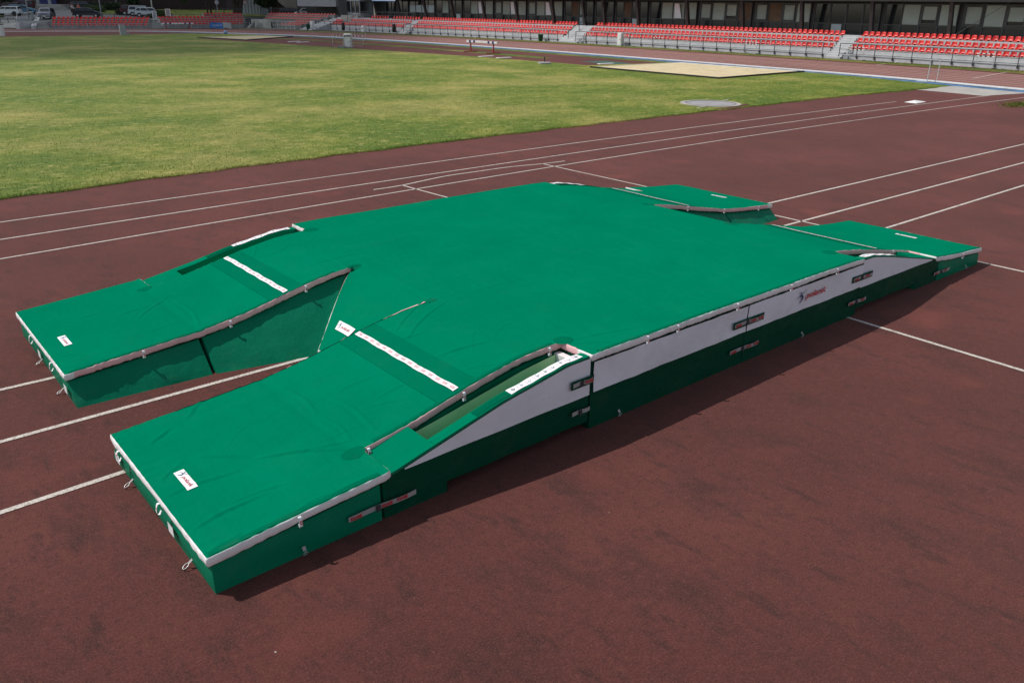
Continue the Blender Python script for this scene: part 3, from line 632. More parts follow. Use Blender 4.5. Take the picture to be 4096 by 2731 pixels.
# label on the sloping tongue in the gap
def tong(s, t):                                      # s down the slope, t across (metres from the centre line)
    x = XG0-.87*s; return warp(x, YC+t*(1-.78*s**1.15)/.83*.83, float(gapz(x))+.02*math.sin(s*PI)*(1-abs(t)))
mb = MB(); grid_face(mb, lambda a, b: (lambda p: (p[0], p[1], p[2]+.014))(tong(.72-.105*a, (-.27+.68*b))), 4, 12); lb = mb.build('printed_label', M['label'], mat_root)
lettering(lambda u, v: (lambda p: (p[0], p[1], p[2]+.017))(tong(.685-v*1.1, .385-u*1.9)), .29, .027, lb, .0)
# dark reinforcement patches at the ends of the slits and along the hems
def round_patch(x, y, rx, ry):
    mb = MB(); V = [drape(x, y, .003)]; n = 20
    for k in (1, 2, 3): V += [drape(x+rx*k/3*math.cos(t), y+ry*k/3*math.sin(t), .003 if k < 3 else .001) for t in np.linspace(0, 2*PI, n+1)[:-1]]
    F = [(0, 1+i, 1+(i+1) % n) for i in range(n)]
    for k in (0, 1): F += [(1+k*n+i, 1+(k+1)*n+i, 1+(k+1)*n+(i+1) % n, 1+k*n+(i+1) % n) for i in range(n)]
    mb.add(V, F); mb.build('reinforcement_patch', M['patch'], mat_root, smooth=True)
for q in ((3.0, YI+.01, .11, .085), (5.08, YG1+.01, .10, .07), (5.08, YG0-.01, .10, .07), (5.44, YI+.01, .11, .1), (10.50, YI+.02, .12, .10), (10.78, YG0-.02, .13, .09), (10.78, YG1+.02, .13, .09), (5.46, YO-.02, .12, .1), (3.0, YO-.01, .1, .08)): round_patch(*q)
for x0, x1, y0, y1 in ((XNL+.02, 3.0, YN+.015, YN+.06), (3.2, 5.3, YI+.015, YI+.055), (1.6, 4.8, YG1+.015, YG1+.06), (5.5, 10.5, YN+.015, YN+.05), (12.9, 14.5, YN+.015, YN+.05)):
    band_on('hem_seam', 'patch', x0, x1, y0, y1, .004, .05)
# ---- webbing loops on the edging, straps across the block joints, rings at the foot
def loop(x, y, nx_, ny_, z):
    mb = MB(); w = .013; tx, ty = -ny_, nx_; n = 14; sc_ = .66 if nx_ == 0 else .75
    prof_ = [(.0, .004), (.022, .005), (.036, -.03), (.042, -.075), (.036, -.11), (.022, -.122), (.008, -.108), (-.002, -.085)]
    P_ = catmull(prof_, 4)*sc_+np.array([-.006, .0])
    for th in (0, .004):
        A = [warp(x+nx_*(a+th)-tx*w, y+ny_*(a+th)-ty*w, z+b) for a, b in P_]; B = [warp(x+nx_*(a+th)+tx*w, y+ny_*(a+th)+ty*w, z+b) for a, b in P_]; mb.strip(A, B)
    o = mb.build('webbing_loop', M['label'], mat_root, smooth=True)
    pr = MB(); V, F = text_geo('POL', .05, 0, .002, .9); V[:, 0] -= V[:, 0].mean()
    k0 = 8
    pr.add([warp(x+nx_*.0455*sc_-.006*nx_-tx*v*.55+tx*.012, y+ny_*(.0455*sc_-.003)-ty*v*.55+ty*.012, z-.035-u*.45) for u, v, _ in V], F); pr.build('printed_words', M['red_print'], o)
for px, py in ((1190, 2075), (2585, 1410), (2711, 1303), (2950, 1218), (3163, 1145), (3345, 1080)): loop(AY(px, py, YN-.03)[0], YN-.03, 0, -1, float(prof(AY(px, py, YN)[0])))
loop(13.7, YN-.03, 0, -1, float(prof(13.75)))
for px, py in ((1838, 1580), (2183, 1395)): x_ = AY(px, py, YI)[0]; loop(x_, YI-.03, 0, -1, float(prof(x_)))
loop(3.12, YI-.03, 0, -1, float(prof(3.12))); loop(12.25, YI-.03, 0, -1, float(prof(12.25)))
for px, py in ((523, 1415), (877, 1297), (1184, 1160)): x_ = AY(px, py, YG1)[0]; loop(x_, YG1-.03, 0, -1, float(prof(x_)))
for px, py in ((2725, 823), (2868, 845), (3002, 838)): x_ = AY(px, py, YG1)[0]; loop(x_, YG1-.03, 0, -1, float(prof(x_)))
for y_ in (5.95, 7.0, 9.45, 10.45): loop(XNL-.03, y_, -1, 0, float(prof(XNL)))
def strap(x0, x1, z, tab=None, slope=0):
    mb = MB(); y_ = YN-.039; xs = np.linspace(x0, x1, 10)
    if tab: mb2 = MB(); mb2.strip([warp(x, y_+.004, z-.042) for x in (x0-.025, x1+.015)], [warp(x, y_+.004, z+.045) for x in (x0-.03, x1+.02)]); mb2.build('strap_backing', M['shade_skirt'], mat_root)
    mb.strip([warp(x, y_-.004*math.sin(i), z-.022+.006*math.sin(i*.7)) for i, x in enumerate(xs)], [warp(x, y_-.004*math.sin(i), z+.022+.006*math.sin(i*.7)) for i, x in enumerate(xs)]); o = mb.build('joint_strap', M['strap'], mat_root)
    mb = MB(); xm = x0+(x1-x0)*.42; mb.box(warp(xm, y_-.012, z), (.04, .014, .058), bev=.004); mb.build('buckle', M['darkmetal'], o)
    pr = MB(); k = 0; xx = x0+.015
    while xx+.10 < x1:
        if abs(xx+.06-xm) > .065:
            V, F = text_geo('POLANIK', .044, 0, .002, .9); V[:, 0] -= V[:, 0].min(); pr.add([warp(xx+u*.62, y_-.0068, z-.016+v) for u, v, _ in V], F)
        xx += .145
    if pr.v: pr.build('printed_words', M['red_print'], o)
strap(7.70, 8.26, .53, 1); strap(7.66, 8.22, .215); strap(10.32, 10.80, .55, 1); strap(10.28, 10.74, .22); strap(5.12, 5.385, .56, 1); strap(5.12, 5.36, .26); strap(2.66, 3.3, .16); strap(12.78, 13.3, .155)
def ring(x, y, z, ax):
    mb = MB(); T = np.linspace(0, 2*PI, 18)
    if ax: mb.tube([warp(x+.022*math.cos(t), y-.012-.012*math.sin(t), z+.02*math.sin(t)) for t in T], .0032, 6)
    else: mb.tube([warp(x-.018+.024*math.cos(t), y+.021*math.sin(t), .014+.014*math.cos(t)+.014) for t in T], .0036, 6)
    o = mb.build('steel_ring', M['steel'], mat_root, smooth=True); mb = MB()
    if ax: mb.strip([warp(x-.014, y+.012-.022*k, z+.05-.026*k) for k in (0, 1)], [warp(x+.014, y+.012-.022*k, z+.05-.026*k) for k in (0, 1)])
    else: mb.strip([warp(XNL+.02-.04*k, y-.012, .07-.03*k) for k in (0, 1)], [warp(XNL+.02-.04*k, y+.012, .07-.03*k) for k in (0, 1)])
    mb.build('ring_tab', M['strap'], o)
for px, py in ((1210, 2215), (2472, 1672), (3200, 1358), (3833, 1099)): x_, z_ = AY(px, py, YN-.03); ring(x_, YN-.04, max(.045, z_), 1)
for y_ in (5.45, 6.9, 9.3, 10.3): ring(XNL-.02, y_, .05, 0)
for y_ in (5.75, 7.15, 9.0, 10.2):
    mb = MB(); mb.strip([warp(XNL+.0, y_-.02*k+.14*(k), .10+.0*k) for k in (0, 1)], [warp(XNL+.0, y_-.02*k+.14*k, .19) for k in (0, 1)]); mb.v = [(a-.012, b, c) for a, b, c in mb.v]; mb.build('handle_tab', M['label'], mat_root)
# ------------------------------------------------------------------ grandstand beside the main straight
BX = lambda y: float(np.interp(y, [10, 20, 26.6, 34.6, 45, 58.6, 75, 90, 105, 122], [64.3, 64.9, 65.4, 66.0, 66.4, 66.75, 66.9, 66.5, 65.5, 64.0]))
SECT = [(14, 35.9), (37.3, 66.3), (69.2, 97.2), (99.0, 120.6)]
gs = thing('grandstand', 'long grey concrete grandstand of three stepped rows along the main straight', 'grandstand', (67, 60, 0))
def steps_mesh(ya, yb, prof_):
    mb = MB(); ys = list(np.linspace(ya, yb, max(2, int((yb-ya)/1.5)+1)))
    for (d0, z0), (d1, z1) in zip(prof_[:-1], prof_[1:]):
        mb.strip([(BX(y)+d0, y, z0) for y in ys], [(BX(y)+d1, y, z1) for y in ys])
    for y in (ya, yb): mb.add([(BX(y)+d, y, z) for d, z in prof_]+[(BX(y)+prof_[-1][0], y, -.02)], [tuple(range(len(prof_)+1))])
    return mb
SP = [(0, -.02), (0, .34), (.34, .36), (.36, .77), (1.08, .78), (1.10, 1.22), (1.86, 1.23), (1.88, 1.68), (2.7, 1.70), (6, 1.71)]
for a, b in SECT[:3]: steps_mesh(a, b, SP).build('seating_steps', M['concrete'], gs)
SPD = [(0, -.02), (0, .30), (.34, .32), (.36, .72), (1.08, .74), (1.10, 1.10), (1.86, 1.12), (1.88, 1.5), (2.7, 1.52), (6, 1.53)]
steps_mesh(99.0, 112, SP).build('seating_steps', M['concrete'], gs); steps_mesh(112, 121, SPD[:6]).build('seating_steps', M['concrete'], gs)
for (_, a), (b, _) in zip(SECT[:-1], SECT[1:]):
    pr = [(-.35, -.02)]; n = 10
    for k in range(n): pr += [(-.35+k*.26, .01+.17*k), (-.35+k*.26, .17*(k+1))]
    pr.append((6, .17*n)); steps_mesh(a+.004, b-.004, pr).build('stairway', M['concrete'], gs)
    mb = MB()
    for y in (a-.15,): mb.box((BX(y)-.1, y-.25, .12), (.35, .4, .24), bev=.01); mb.box((BX(y)+.42, y-.3, .55), (.3, .4, .32), bev=.01)
    mb.build('step_block', M['greypaint'], gs)
# railings
def railing(a, b, label, group='railings along the front of the grandstand'):
    t = thing('railing', label, 'railing', (BX(a), a, 0), group=group); n = max(1, int(round((b-a)/1.5)))
    for k in range(n+1):
        y = a+(b-a)*k/n; mb = MB(); x = BX(y)-.07
        mb.bar((x, y, .22), (x, y, 1.17), .045); mb.box((x+.02, y, .2), (.10, .09, .2)); mb.build('post', M['darkmetal'], t)
    ys = np.linspace(a, b, 2*n+1)
    for z, w in ((1.17, .05), (.74, .035), (.40, .03)):
        mb = MB()
        for y0, y1 in zip(ys[:-1], ys[1:]): mb.bar((BX(y0)-.07, y0, z), (BX(y1)-.07, y1, z), w)
        mb.build('rail', M['darkmetal'], t)
railing(15, 36.2, 'dark steel railing before the red seats, section nearest the camera'); railing(37.7, 66.8, 'dark steel railing before the red seats, second section from the right')
railing(69.6, 98.0, 'dark steel railing before the red seats, third section from the right'); railing(99.6, 120.8, 'dark steel railing before the red seats, far left section of the long stand')
def handrail(name, pts, label, m='darkmetal', posts=()):
    t = thing(name, label, 'handrail', pts[0]); mb = MB(); mb.tube(pts, .03, 6); mb.build('rail', M[m], t)
    for p in posts: mb = MB(); mb.bar((p[0], p[1], p[2]), (p[0], p[1], p[3]), .05); mb.build('post', M[m], t)
y = 66.6; handrail('handrail', [(BX(y)+.2, y+1.6, 1.15), (BX(y)+1.4, y+1.2, 2.0), (BX(y)+2.8, y+.6, 2.75)], 'dark sloping handrail beside the stairs between the red seat blocks', posts=((BX(y)+.2, y+1.6, .3, 1.15), (BX(y)+1.4, y+1.2, 1.1, 2.0), (BX(y)+2.8, y+.6, 1.7, 2.75)))
t = thing('platform_railing', 'grey railing on the upper landing in front of the glazed entrance bay', 'railing', (66, 104, 1.5)); pl_ = [(BX(q)+1.95, q) for q in np.linspace(98.4, 113.5, 12)]
for p in pl_: mb = MB(); mb.bar((*p, 1.2), (*p, 2.55), .05); mb.build('post', M['frame'], t)
for z in (2.55, 2.1):
    mb = MB()
    for p, q in zip(pl_[:-1], pl_[1:]): mb.bar((*p, z), (*q, z), .05)
    mb.build('rail', M['frame'], t)
# ---- seats
def seat_geo():
    mb = MB(); prof_ = [(-.23, .02), (-.22, .05), (-.12, .035), (.02, .03), (.12, .05), (.185, .12), (.215, .24), (.235, .34), (.25, .355), (.262, .34)]
    ws = [.16, .185, .2, .2, .2, .2, .19, .175, .15, .14]; n = 7; V = []
    for (d, z), w in zip(prof_, ws):
        for k in range(n):
            q = -1+2*k/(n-1); lip = .045*abs(q)**3; V.append((d-(lip*.8 if z > .1 else 0), q*w, z+(lip if z <= .1 else 0)))
    F = [(i*n+k, i*n+k+1, (i+1)*n+k+1, (i+1)*n+k) for i in range(len(prof_)-1) for k in range(n-1)]
    mb.add(V, F); base = [(-.2, -.19, 0), (-.2, .19, 0), (.14, .19, 0), (.14, -.19, 0), (-.2, -.19, .03), (-.2, .19, .03), (.14, .19, .045), (.14, -.19, .045)]
    mb.add(base, [(0, 1, 2, 3), (0, 4, 5, 1), (1, 5, 6, 2), (2, 6, 7, 3), (3, 7, 4, 0)]); return mb
SG = seat_geo(); seat0 = SG.build('stadium_seat', M['seat'], smooth=True); seat0['category'] = 'seat'
ROWS = ((.64, .785), (1.40, 1.235), (2.16, 1.705)); RN = ('front', 'middle', 'back'); spots = []
SEC = (('right hand', 19.5, 35.7), ('second', 37.25, 66.1), ('third', 69.0, 97.1))
for si, (nm, a, b) in enumerate(SEC):
    for ri, (d, z) in enumerate(ROWS):
        n = int((b-a)/.5)
        if si > 0 or True:
            for k in range(n):
                y = a+.25+(b-a-.5)*k/(n-1); spots.append((y, BX(y)+d, z, si, ri))
for ri, a, b in ((0, 99.1, 118.6), (1, 98.6, 111.7), (2, 97.8, 103.2), (2, 104.6, 108.1)):
    n = int((b-a)/.5); d, z = ROWS[ri]
    for k in range(n): y = a+(b-a)*k/(n-1); spots.append((y, BX(y)+d, z, 3, ri))
spots.sort(); far_seats = []; cnt = 0; first = True
SN = ('rightmost block', 'second block from the right', 'third block from the right', '')
for y, x, z, si, ri in spots:
    rz = random.uniform(-.05, .05)
    if cnt < 300 and y > 20.5:
        o = seat0 if first else seat0.copy()
        if not first: C.objects.link(o)
        first = False; cnt += 1; o.location = (x, y, z); o.rotation_euler = (0, 0, rz)
        tag(o, 'glossy red bucket seat, %s row, %s' % (RN[ri], SN[si]), 'seat', 'red seats, %s row, %s' % (RN[ri], SN[si]))
    else: far_seats.append((x, y, z, rz))
FS = MB()
def put_seat(x, y, z, rz, sc=1.0, sz=1.0):
    c_, s_ = math.cos(rz), math.sin(rz); FS.add([(x+sc*(a*c_-b*s_), y+sc*(a*s_+b*c_), z+c*sc*sz) for a, b, c in SG.v], SG.f)
for q in far_seats: put_seat(*q)
for k in range(4): put_seat(BX(119.7)+.7, 118.9+.5*k, .74, 0); put_seat(BX(118)+1.5, 114+.5*k, 1.12, 0)
# ------------------------------------------------------------------ pavilion behind the stand
PX = 70.6
pv = thing('pavilion', 'long dark pavilion with leaning steel columns and glazed bays behind the red seats', 'building', (72, 60, 0))
mb = MB(); mb.box((PX+4.2, 61, 3.2), (8, 103, 6.6)); mb.build('back_wall', M['facade'], pv)
mb = MB(); mb.box((PX-.9, 61, 5.15), (2.4, 103, 1.75)); mb.box((PX-2.13, 61, 4.36), (.06, 103, .12)); mb.build('fascia', M['facade'], pv)
mb = MB()
for y in np.arange(12, 112, 1.25): mb.box((PX-2.106, y, 5.2), (.02, .04, 1.6))
mb.build('fascia_joints', M['black'], pv)
PIL = [22.9, 29.3, 35.5, 41.8, 47.8, 54.05, 60.3, 65.0, 68.0, 72.8, 79.0, 85.1, 91.4, 97.4, 103.6, 109.6]
for y in PIL:
    mb = MB(); mb.bar((69.35, y, 1.6), (68.75, y, 4.5), .26, .34); mb.box((69.35, y, 1.78), (.45, .42, .16)); mb.build('pillar', M['pillar'], pv)
for y0, y1 in ((29.1, 25.2), (17.5, 21.6)): mb = MB(); mb.tube([(69.2, y0, 1.8), (69.0, y1, 4.4)], .016, 6); mb.build('brace_cable', M['frame'], pv)
kinds = ['bobb', 'bobb', 'bobd', 'kddk', 'bbcb', 'cobb', 'bsbk', 'kdck', 'dk', 'dbck', 'bsbb', 'bsbb', 'bsbd', 'kdbd', 'mmmm', 'kdkd']
bays = list(zip(PIL[:-1], PIL[1:])); bays.insert(0, (16.7, 22.9)); whites = {3: 2, 7: 1, 9: 1, 13: 0}
for bi, (a, b) in enumerate(bays):
    a += .18; b -= .18; nb = 4 if b-a > 3.5 else 2; w = (b-a)/nb; kd = kinds[min(bi, len(kinds)-1)]
    for k in range(nb):
        y0, y1 = a+k*w, a+(k+1)*w; t_ = kd[k % len(kd)]; fr = MB(); zt, zs = 4.12, 2.55
        for yy in (y0+.03, y1-.03): fr.box((PX+.12, yy, 2.95), (.12, .07, 2.5))
        for zz in (zt, zs, 1.75): fr.box((PX+.115, (y0+y1)/2, zz), (.11, w-.13, .08))
        if t_ in 'ob':
            op = k % 2 == 1
            if op:
                for yy in (y0+.14, y1-.14): fr.box((PX+.07, yy, 3.33), (.10, .12, 1.42))
                for zz in (2.68, 4.0): fr.box((PX+.065, (y0+y1)/2, zz), (.09, w-.4, .12))
        f = fr.build('window', M['frame'], pv)
        g = MB(); g.box((PX+.13, (y0+y1)/2, 3.33), (.03, w-.14, 1.5)); g.build('pane', M['glassdark'], f)
        if t_ in 'boscm':
            bl = MB(); z0 = {'b': 2.6, 'o': 2.98, 's': 2.6, 'c': 2.6, 'm': 2.6}[t_]; z1 = 3.5 if t_ == 'm' else 4.06
            bl.box((PX+.10, (y0+y1)/2, (z0+z1)/2), (.02, w-(.40 if (k % 2 == 1 and t_ in 'bo') else .16), z1-z0)); bl.build('blind', M['blind2'] if t_ == 'c' else (M['milk'] if t_ == 'm' else M['blind']), f)
        if t_ == 's':
            bl = MB(); hw = w*.3; yc = (y0+y1)/2
            bl.add([(PX-.02, yc-hw, 2.66), (PX-.02, yc+hw*.9, 2.66), (PX-.30, yc+hw*.55, 3.98), (PX-.30, yc-hw*.65, 3.98), (PX+.02, yc-hw, 2.66), (PX+.02, yc+hw*.9, 2.66), (PX-.26, yc+hw*.55, 3.98), (PX-.26, yc-hw*.65, 3.98)],
                   [(0, 1, 2, 3), (7, 6, 5, 4), (0, 4, 5, 1), (1, 5, 6, 2), (2, 6, 7, 3), (3, 7, 4, 0)]); bl.build('tilted_sash', M['skysash'], f)
        g = MB(); g.box((PX+.14, (y0+y1)/2, 2.15), (.03, w-.14, .72)); lp = g.build('lower_pane', M['panel'], f)
        if bi in whites and k == whites[bi]:
            g = MB(); g.box((PX+.06, (y0+y1)/2, 2.12), (.02, w*.62, .74)); g.build('frosted_panel', M['milk'], f)
# glazed porch at the far end, parapet block, sign, annex walls
t = thing('glazed_porch', 'grey framed glass porch with four tall panes at the far end of the pavilion', 'porch', (68, 115, 0))
ya, yb = AX(1440, 60, 68.2)[0], AX(1369, 60, 68.2)[0]
mb = MB(); mb.box((69.4, (ya+yb)/2, 1.9), (2.3, yb-ya, .9)); mb.box((69.4, (ya+yb)/2, 4.15), (2.3, yb-ya, .5)); mb.box((70.3, (ya+yb)/2, 3), (.5, yb-ya-.02, 2.6)); mb.build('frame', M['greypaint'], t)
for k in range(5): yy = ya+.08+(yb-ya-.16)*k/4; mb = MB(); mb.box((68.26, yy, 2.9), (.12, .1, 2.1)); mb.build('mullion', M['greypaint'], t)
for k in range(4): yy = ya+.08+(yb-ya-.16)*(k+.5)/4; mb = MB(); mb.box((68.3, yy, 3.05), (.04, (yb-ya)/4-.14, 1.6)); mb.build('pane', M['glassdark'], t)
ya, yb = AX(1431, 90, 67)[0], AX(1363, 90, 67)[0]
mb = MB(); mb.box((67.6, (ya+yb)/2, 1.0), (1.1, yb-ya, 2.0), bev=.03); tag(mb.build('parapet_wall', M['slab']), 'pale grey concrete parapet block in front of the glazed porch', 'wall')
ya, yb = AX(1581, 5, 68.3)[0], AX(1489, 5, 68.3)[0]; zb = AX(1535, 5, 68.3)[1]
t = thing('sign_board', 'white sign board with blue lower edge hung under the pavilion roof', 'sign', (68.3, (ya+yb)/2, zb))
mb = MB(); mb.box((68.3, (ya+yb)/2, zb+.42), (.08, yb-ya, .9)); mb.build('board', M['whitepaint'], t)
mb = MB(); mb.box((68.252, (ya+yb)/2, zb-.0), (.014, yb-ya, .07)); mb.build('blue_border', M['bluepaint'], t)
mb = MB(); mb.add([(68.252, yb-.55+.2*math.cos(a), zb+.28+.2*math.sin(a)) for a in np.linspace(0, 2*PI, 17)[:-1]], [tuple(range(16))]); mb.build('dark_roundel', M['navy'], t)
t = thing('annex', 'dark grey annex with slanting end wall joining the pavilion', 'building', (66, 118, 0))
mb = MB(); p0, p1 = AD(1338, 0, 132), AD(1372, 76, 132); q0 = AD(1450, 20, 140)
mb.add([(p0[0], p0[1], 6), (p1[0], p1[1], 1.2), (p1[0]+3, p1[1]-1.2, 1.2), (p0[0]+4.5, p0[1]-1.6, 6), (p0[0]+2, p0[1]+5, 6), (p1[0]+2, p1[1]+5, 1.2), (p1[0]+5, p1[1]+3, 1.2), (p0[0]+6, p0[1]+3, 6)], [(0, 1, 2, 3), (7, 6, 5, 4), (0, 4, 5, 1), (3, 2, 6, 7), (0, 3, 7, 4), (1, 5, 6, 2)]); mb.build('slanting_wall', M['frame'], t)
t = thing('entrance_canopy', 'pale concrete canopy over green doors left of the pavilion', 'building', (62, 118, 0))
a0, a1 = AD(1190, 26, 137), AD(1345, 26, 134)
def wallseg(mb, a, b, z0, z1, th=.4):
    a = np.array(a[:2]); b = np.array(b[:2]); d = (b-a)/np.linalg.norm(b-a); n = np.array([-d[1], d[0]])*th
    if n@HEAD < 0: n = -n
    mb.prism([tuple(a), tuple(b), tuple(b+n), tuple(a+n)], z0, z1)
mb = MB(); wallseg(mb, a0, a1, a0[2], 5.6, 3); mb.build('canopy_slab', M['greypaint'], t)
b0_, b1_ = AD(1190, 26, 141.5), AD(1345, 26, 138.5); mb = MB(); wallseg(mb, b0_, b1_, .5, a0[2]-.004, .5); mb.build('rear_wall', M['black'], t)
for x0, x1, mm in ((1258, 1272, 'green_plastic'), (1293, 1306, 'green_plastic'), (1310, 1340, 'shed')):
    mb = MB(); wallseg(mb, AD(x0, 40, 141), AD(x1, 40, 141), 1.2, 3.0, .2); mb.build('door', M[mm], t)
mb = MB()
for x in (1192, 1307): p = AD(x, 50, 138); mb.box((p[0], p[1], 2.4), (.18, .18, 5))
mb.build('column', M['frame'], t)
t = thing('stair_tower', 'tan concrete wall with sloping underside left of the canopy', 'wall', (62, 125, 0))
p = [AD(1094, 0, 142), AD(1112, 8, 142), AD(1148, 37, 142), AD(1189, 42, 142), AD(1189, 0, 142)]; dn = HEAD*.5
V = [(q[0], q[1], q[2]+(3 if i in (0, 4) else 0)) for i, q in enumerate(p)]; mb = MB(); mb.add(V+[(a+dn[0], b+dn[1], c) for a, b, c in V], [(0, 1, 2, 3, 4), (9, 8, 7, 6, 5)]+[(i, (i+1) % 5, 5+(i+1) % 5, 5+i) for i in range(5)]); mb.build('concrete_wall', M['tanwall'], t)
mb = MB(); wallseg(mb, AD(1085, 30, 146), AD(1192, 30, 146), .8, 4.6, .3); mb.build('rear_wall', M['brown'], t)
# ------------------------------------------------------------------ terrace, car park and lawn behind the far stands
def TZ(D): return float(np.interp(D, [124, 127, 131, 138, 155, 165, 190], [.95, .95, 1.02, 1.33, 1.9, 2.12, 2.3]))
FE = lambda x: float(np.interp(x, [600, 660, 760, 1000, 1060, 1250, 1450], [128.5, 129.5, 132.5, 141, 141, 137.5, 137.5]))
def terr(name, px0, px1, D0, D1, m, kind='structure', dz=0):
    mb = MB(); Ds = np.linspace(D0, D1, 10); xs = np.linspace(px0, px1, 12); V = []
    for D in Ds:
        for x in xs: Dq = D1+(D-D1)/(D0-D1)*(max(D0, FE(x))-D1); a, b, _ = AD(x, 50, Dq); V.append((a, b, TZ(Dq)+dz))
    mb.add(V, [(i*12+j, (i+1)*12+j, (i+1)*12+j+1, i*12+j+1) for i in range(9) for j in range(11)])
    if name == 'car_park':
        A = [V[j] for j in range(12)]; mb.strip(A, [(a, b, -.05) for a, b, _ in A])
    return structure(name, mb, m)
terr('car_park', -700, 1450, 127.5, 200, M['asphalt']); terr('terrace_lawn', 700, 1080, 133.5, 166, M['weeds'], dz=.03); terr('terrace_lawn', 385, 705, 144, 166, M['weeds'], dz=.03)
mb = MB(); xs = np.linspace(-700, 70, 12); A = [(*AD(x, 60, 123.2)[:2], .02) for x in xs]; B = [(*AD(x, 60, 127.5)[:2], .95) for x in xs]; mb.strip(A, B); structure('sloping_path', mb, M['concrete2'])
mb = MB(); mb.sheet([AD(-60, 60, 133)[:2], AD(8, 60, 133)[:2], AD(18, 60, 137)[:2], AD(-60, 60, 137)[:2]], 1.32); structure('grass_island', mb, M['weeds'])
# ---- far stands: rows given by the line of their seats in the photograph
def far_stand(label, pA, pB, rows, wall_z, pitch=.55, extra=()):
    A = np.array(G(*pA)); B = np.array(G(*pB)); L = np.linalg.norm(B-A); e = (B-A)/L; n = np.array([-e[1], e[0]])
    if n@HEAD < 0: n = -n
    rz = math.atan2(n[1], n[0]); t = thing('far_stand', label, 'grandstand', (*A, 0)); pts = []
    def P(s, d, z): q = A+e*s+n*d; return (q[0], q[1], z)
    prev = wall_z; prevd = 0
    for (py, d, s0, s1) in rows:
        z = AD(*((pA[0]+pB[0])/2, py), ((A+B)/2+n*d)@HEAD)[2]; a, b = s0*L, s1*L
        mb = MB(); mb.prism([P(a-.1, d-.32, 0)[:2], P(b+.1, d-.32, 0)[:2], P(b+.1, d+.75, 0)[:2], P(a-.1, d+.75, 0)[:2]], -.02, z-.02); mb.build('step', M['concrete2'], t)
        mb = MB(); mb.bar(P(a-.1, d-.36, z-.04), P(b+.1, d-.36, z-.04), .07, .07); mb.build('step_edge', M['slab'], t)
        k = int((b-a)/pitch)
        for i in range(k): q = P(a+(i+.5)*(b-a)/k, d-.05, z-.01); put_seat(*q, rz, .98, .5)
    return t, P, L, A, e, n
s1 = far_stand('low concrete stand with red seats behind the left bend, in front of the parked cars', (207, 118), (607, 117.5), ((101.5, .55, 0, .96), (94, 1.3, 0, .97), (87, 2.0, 0, .98), (78.5, 2.8, 0, .985), (73.5, 3.5, 0, 1)), .4)
s2 = far_stand('middle concrete stand with red seats, higher on its right side', (668, 117), (1000, 112.5), ((98, .55, .3, .93), (91.3, 1.3, 0, .98), (83.8, 2.1, 0, 1.02), (75, 2.9, .03, 1.05), (70.5, 3.5, .03, .58), (66, 3.7, .58, 1.08), (57.5, 4.5, .62, 1.1)), .4)
s3 = far_stand('stained concrete stand with red seats at the corner beside the canopy', (1090, 115.5), (1207, 118.7), ((100, .5, .2, .93), (93.5, 1.2, .35, 1.02), (85.5, 1.9, .5, 1.15), (76, 2.7, -.65, 1.28), (66, 3.5, -.7, 1.42), (57.5, 4.3, -.75, 1.55)), .4)
t3 = s3[0]
tag(FS.build('stadium_seats', M['seat'], smooth=True), 'rows of red seats on the far stands and the far end of the long grandstand', 'seats', kind='stuff')
w0, w1 = G(1008, 112.5), G(1092, 115.8); mb = MB(); wallseg(mb, w0, w1, -.02, 1.25, .5); tag(mb.build('retaining_wall', mat('stained_concrete', (.33, .34, .32), .9, .55, .7), smooth=False), 'stained concrete retaining wall between the far stands', 'wall')
def far_stairs(label, pA, pB, n, zt, dep, m='concrete2'):
    A = np.array(G(*pA)); B = np.array(G(*pB)); e = (B-A)/np.linalg.norm(B-A); q = np.array([-e[1], e[0]])
    if q@HEAD < 0: q = -q
    mb = MB()
    for k in range(n): d0 = dep*k/n; mb.prism([tuple(A+q*d0), tuple(B+q*d0), tuple(B+q*dep), tuple(A+q*dep)], -.02 if k == 0 else zt*k/n, zt*(k+1)/n)
    tag(mb.build('stairs', M[m]), label, 'stairs')
far_stairs('concrete stairs between two far stands, beside the white framed panel', (603, 117.5), (667, 117), 8, 1.12, 4.2); far_stairs('wide concrete stairs below the grey minivan', (143, 118.5), (205, 118), 8, 1.0, 4); far_stairs('short flight of concrete stairs inside the curved wall', (78, 114.8), (124, 116), 8, 1.0, 4); far_stairs('long pale stairway rising between the corner stand and the long grandstand', (1200, 119.5), (1250, 122), 11, 1.7, 6.5, 'concrete')
mb = MB(); wallseg(mb, G(66, 117), G(79, 117.5), -.02, .9, 4); tag(mb.build('curved_wall', M['concrete']), 'pale concrete side wall left of the short stairs', 'wall')
mb = MB(); a = G(126, 118.5); b = AD(143, 77, 127.5); d = np.array([.5, -.4]); mb.add([(*a, -.02), (*a, .45), (b[0], b[1], 1.35), (b[0], b[1], 0), (a[0]+d[0], a[1]+d[1], -.02), (a[0]+d[0], a[1]+d[1], .45), (b[0]+d[0], b[1]+d[1], 1.35), (b[0]+d[0], b[1]+d[1], 0)], [(0, 1, 2, 3), (7, 6, 5, 4), (0, 4, 5, 1), (1, 5, 6, 2), (2, 6, 7, 3)])
tag(mb.build('stair_wall', M['concrete']), 'sloping concrete stair wall left of the minivan', 'wall')
mb = MB(); wallseg(mb, AD(126, 80, 125), AD(137, 80, 127), 1.0, 2.0, .06); tag(mb.build('screen_panel', M['greypaint']), 'blue grey sheet panel standing beside the stairs by the minivan', 'panel')
pA, pB = AD(66, 80, 126), AD(118, 70, 129); handrail('handrail', [(pA[0], pA[1], 1.15), (*AD(70, 63, 127)[:2], 1.85), (*AD(135, 57, 129)[:2], 2.05)], 'white bent handrail at the top of the short stairs', 'whitepaint')
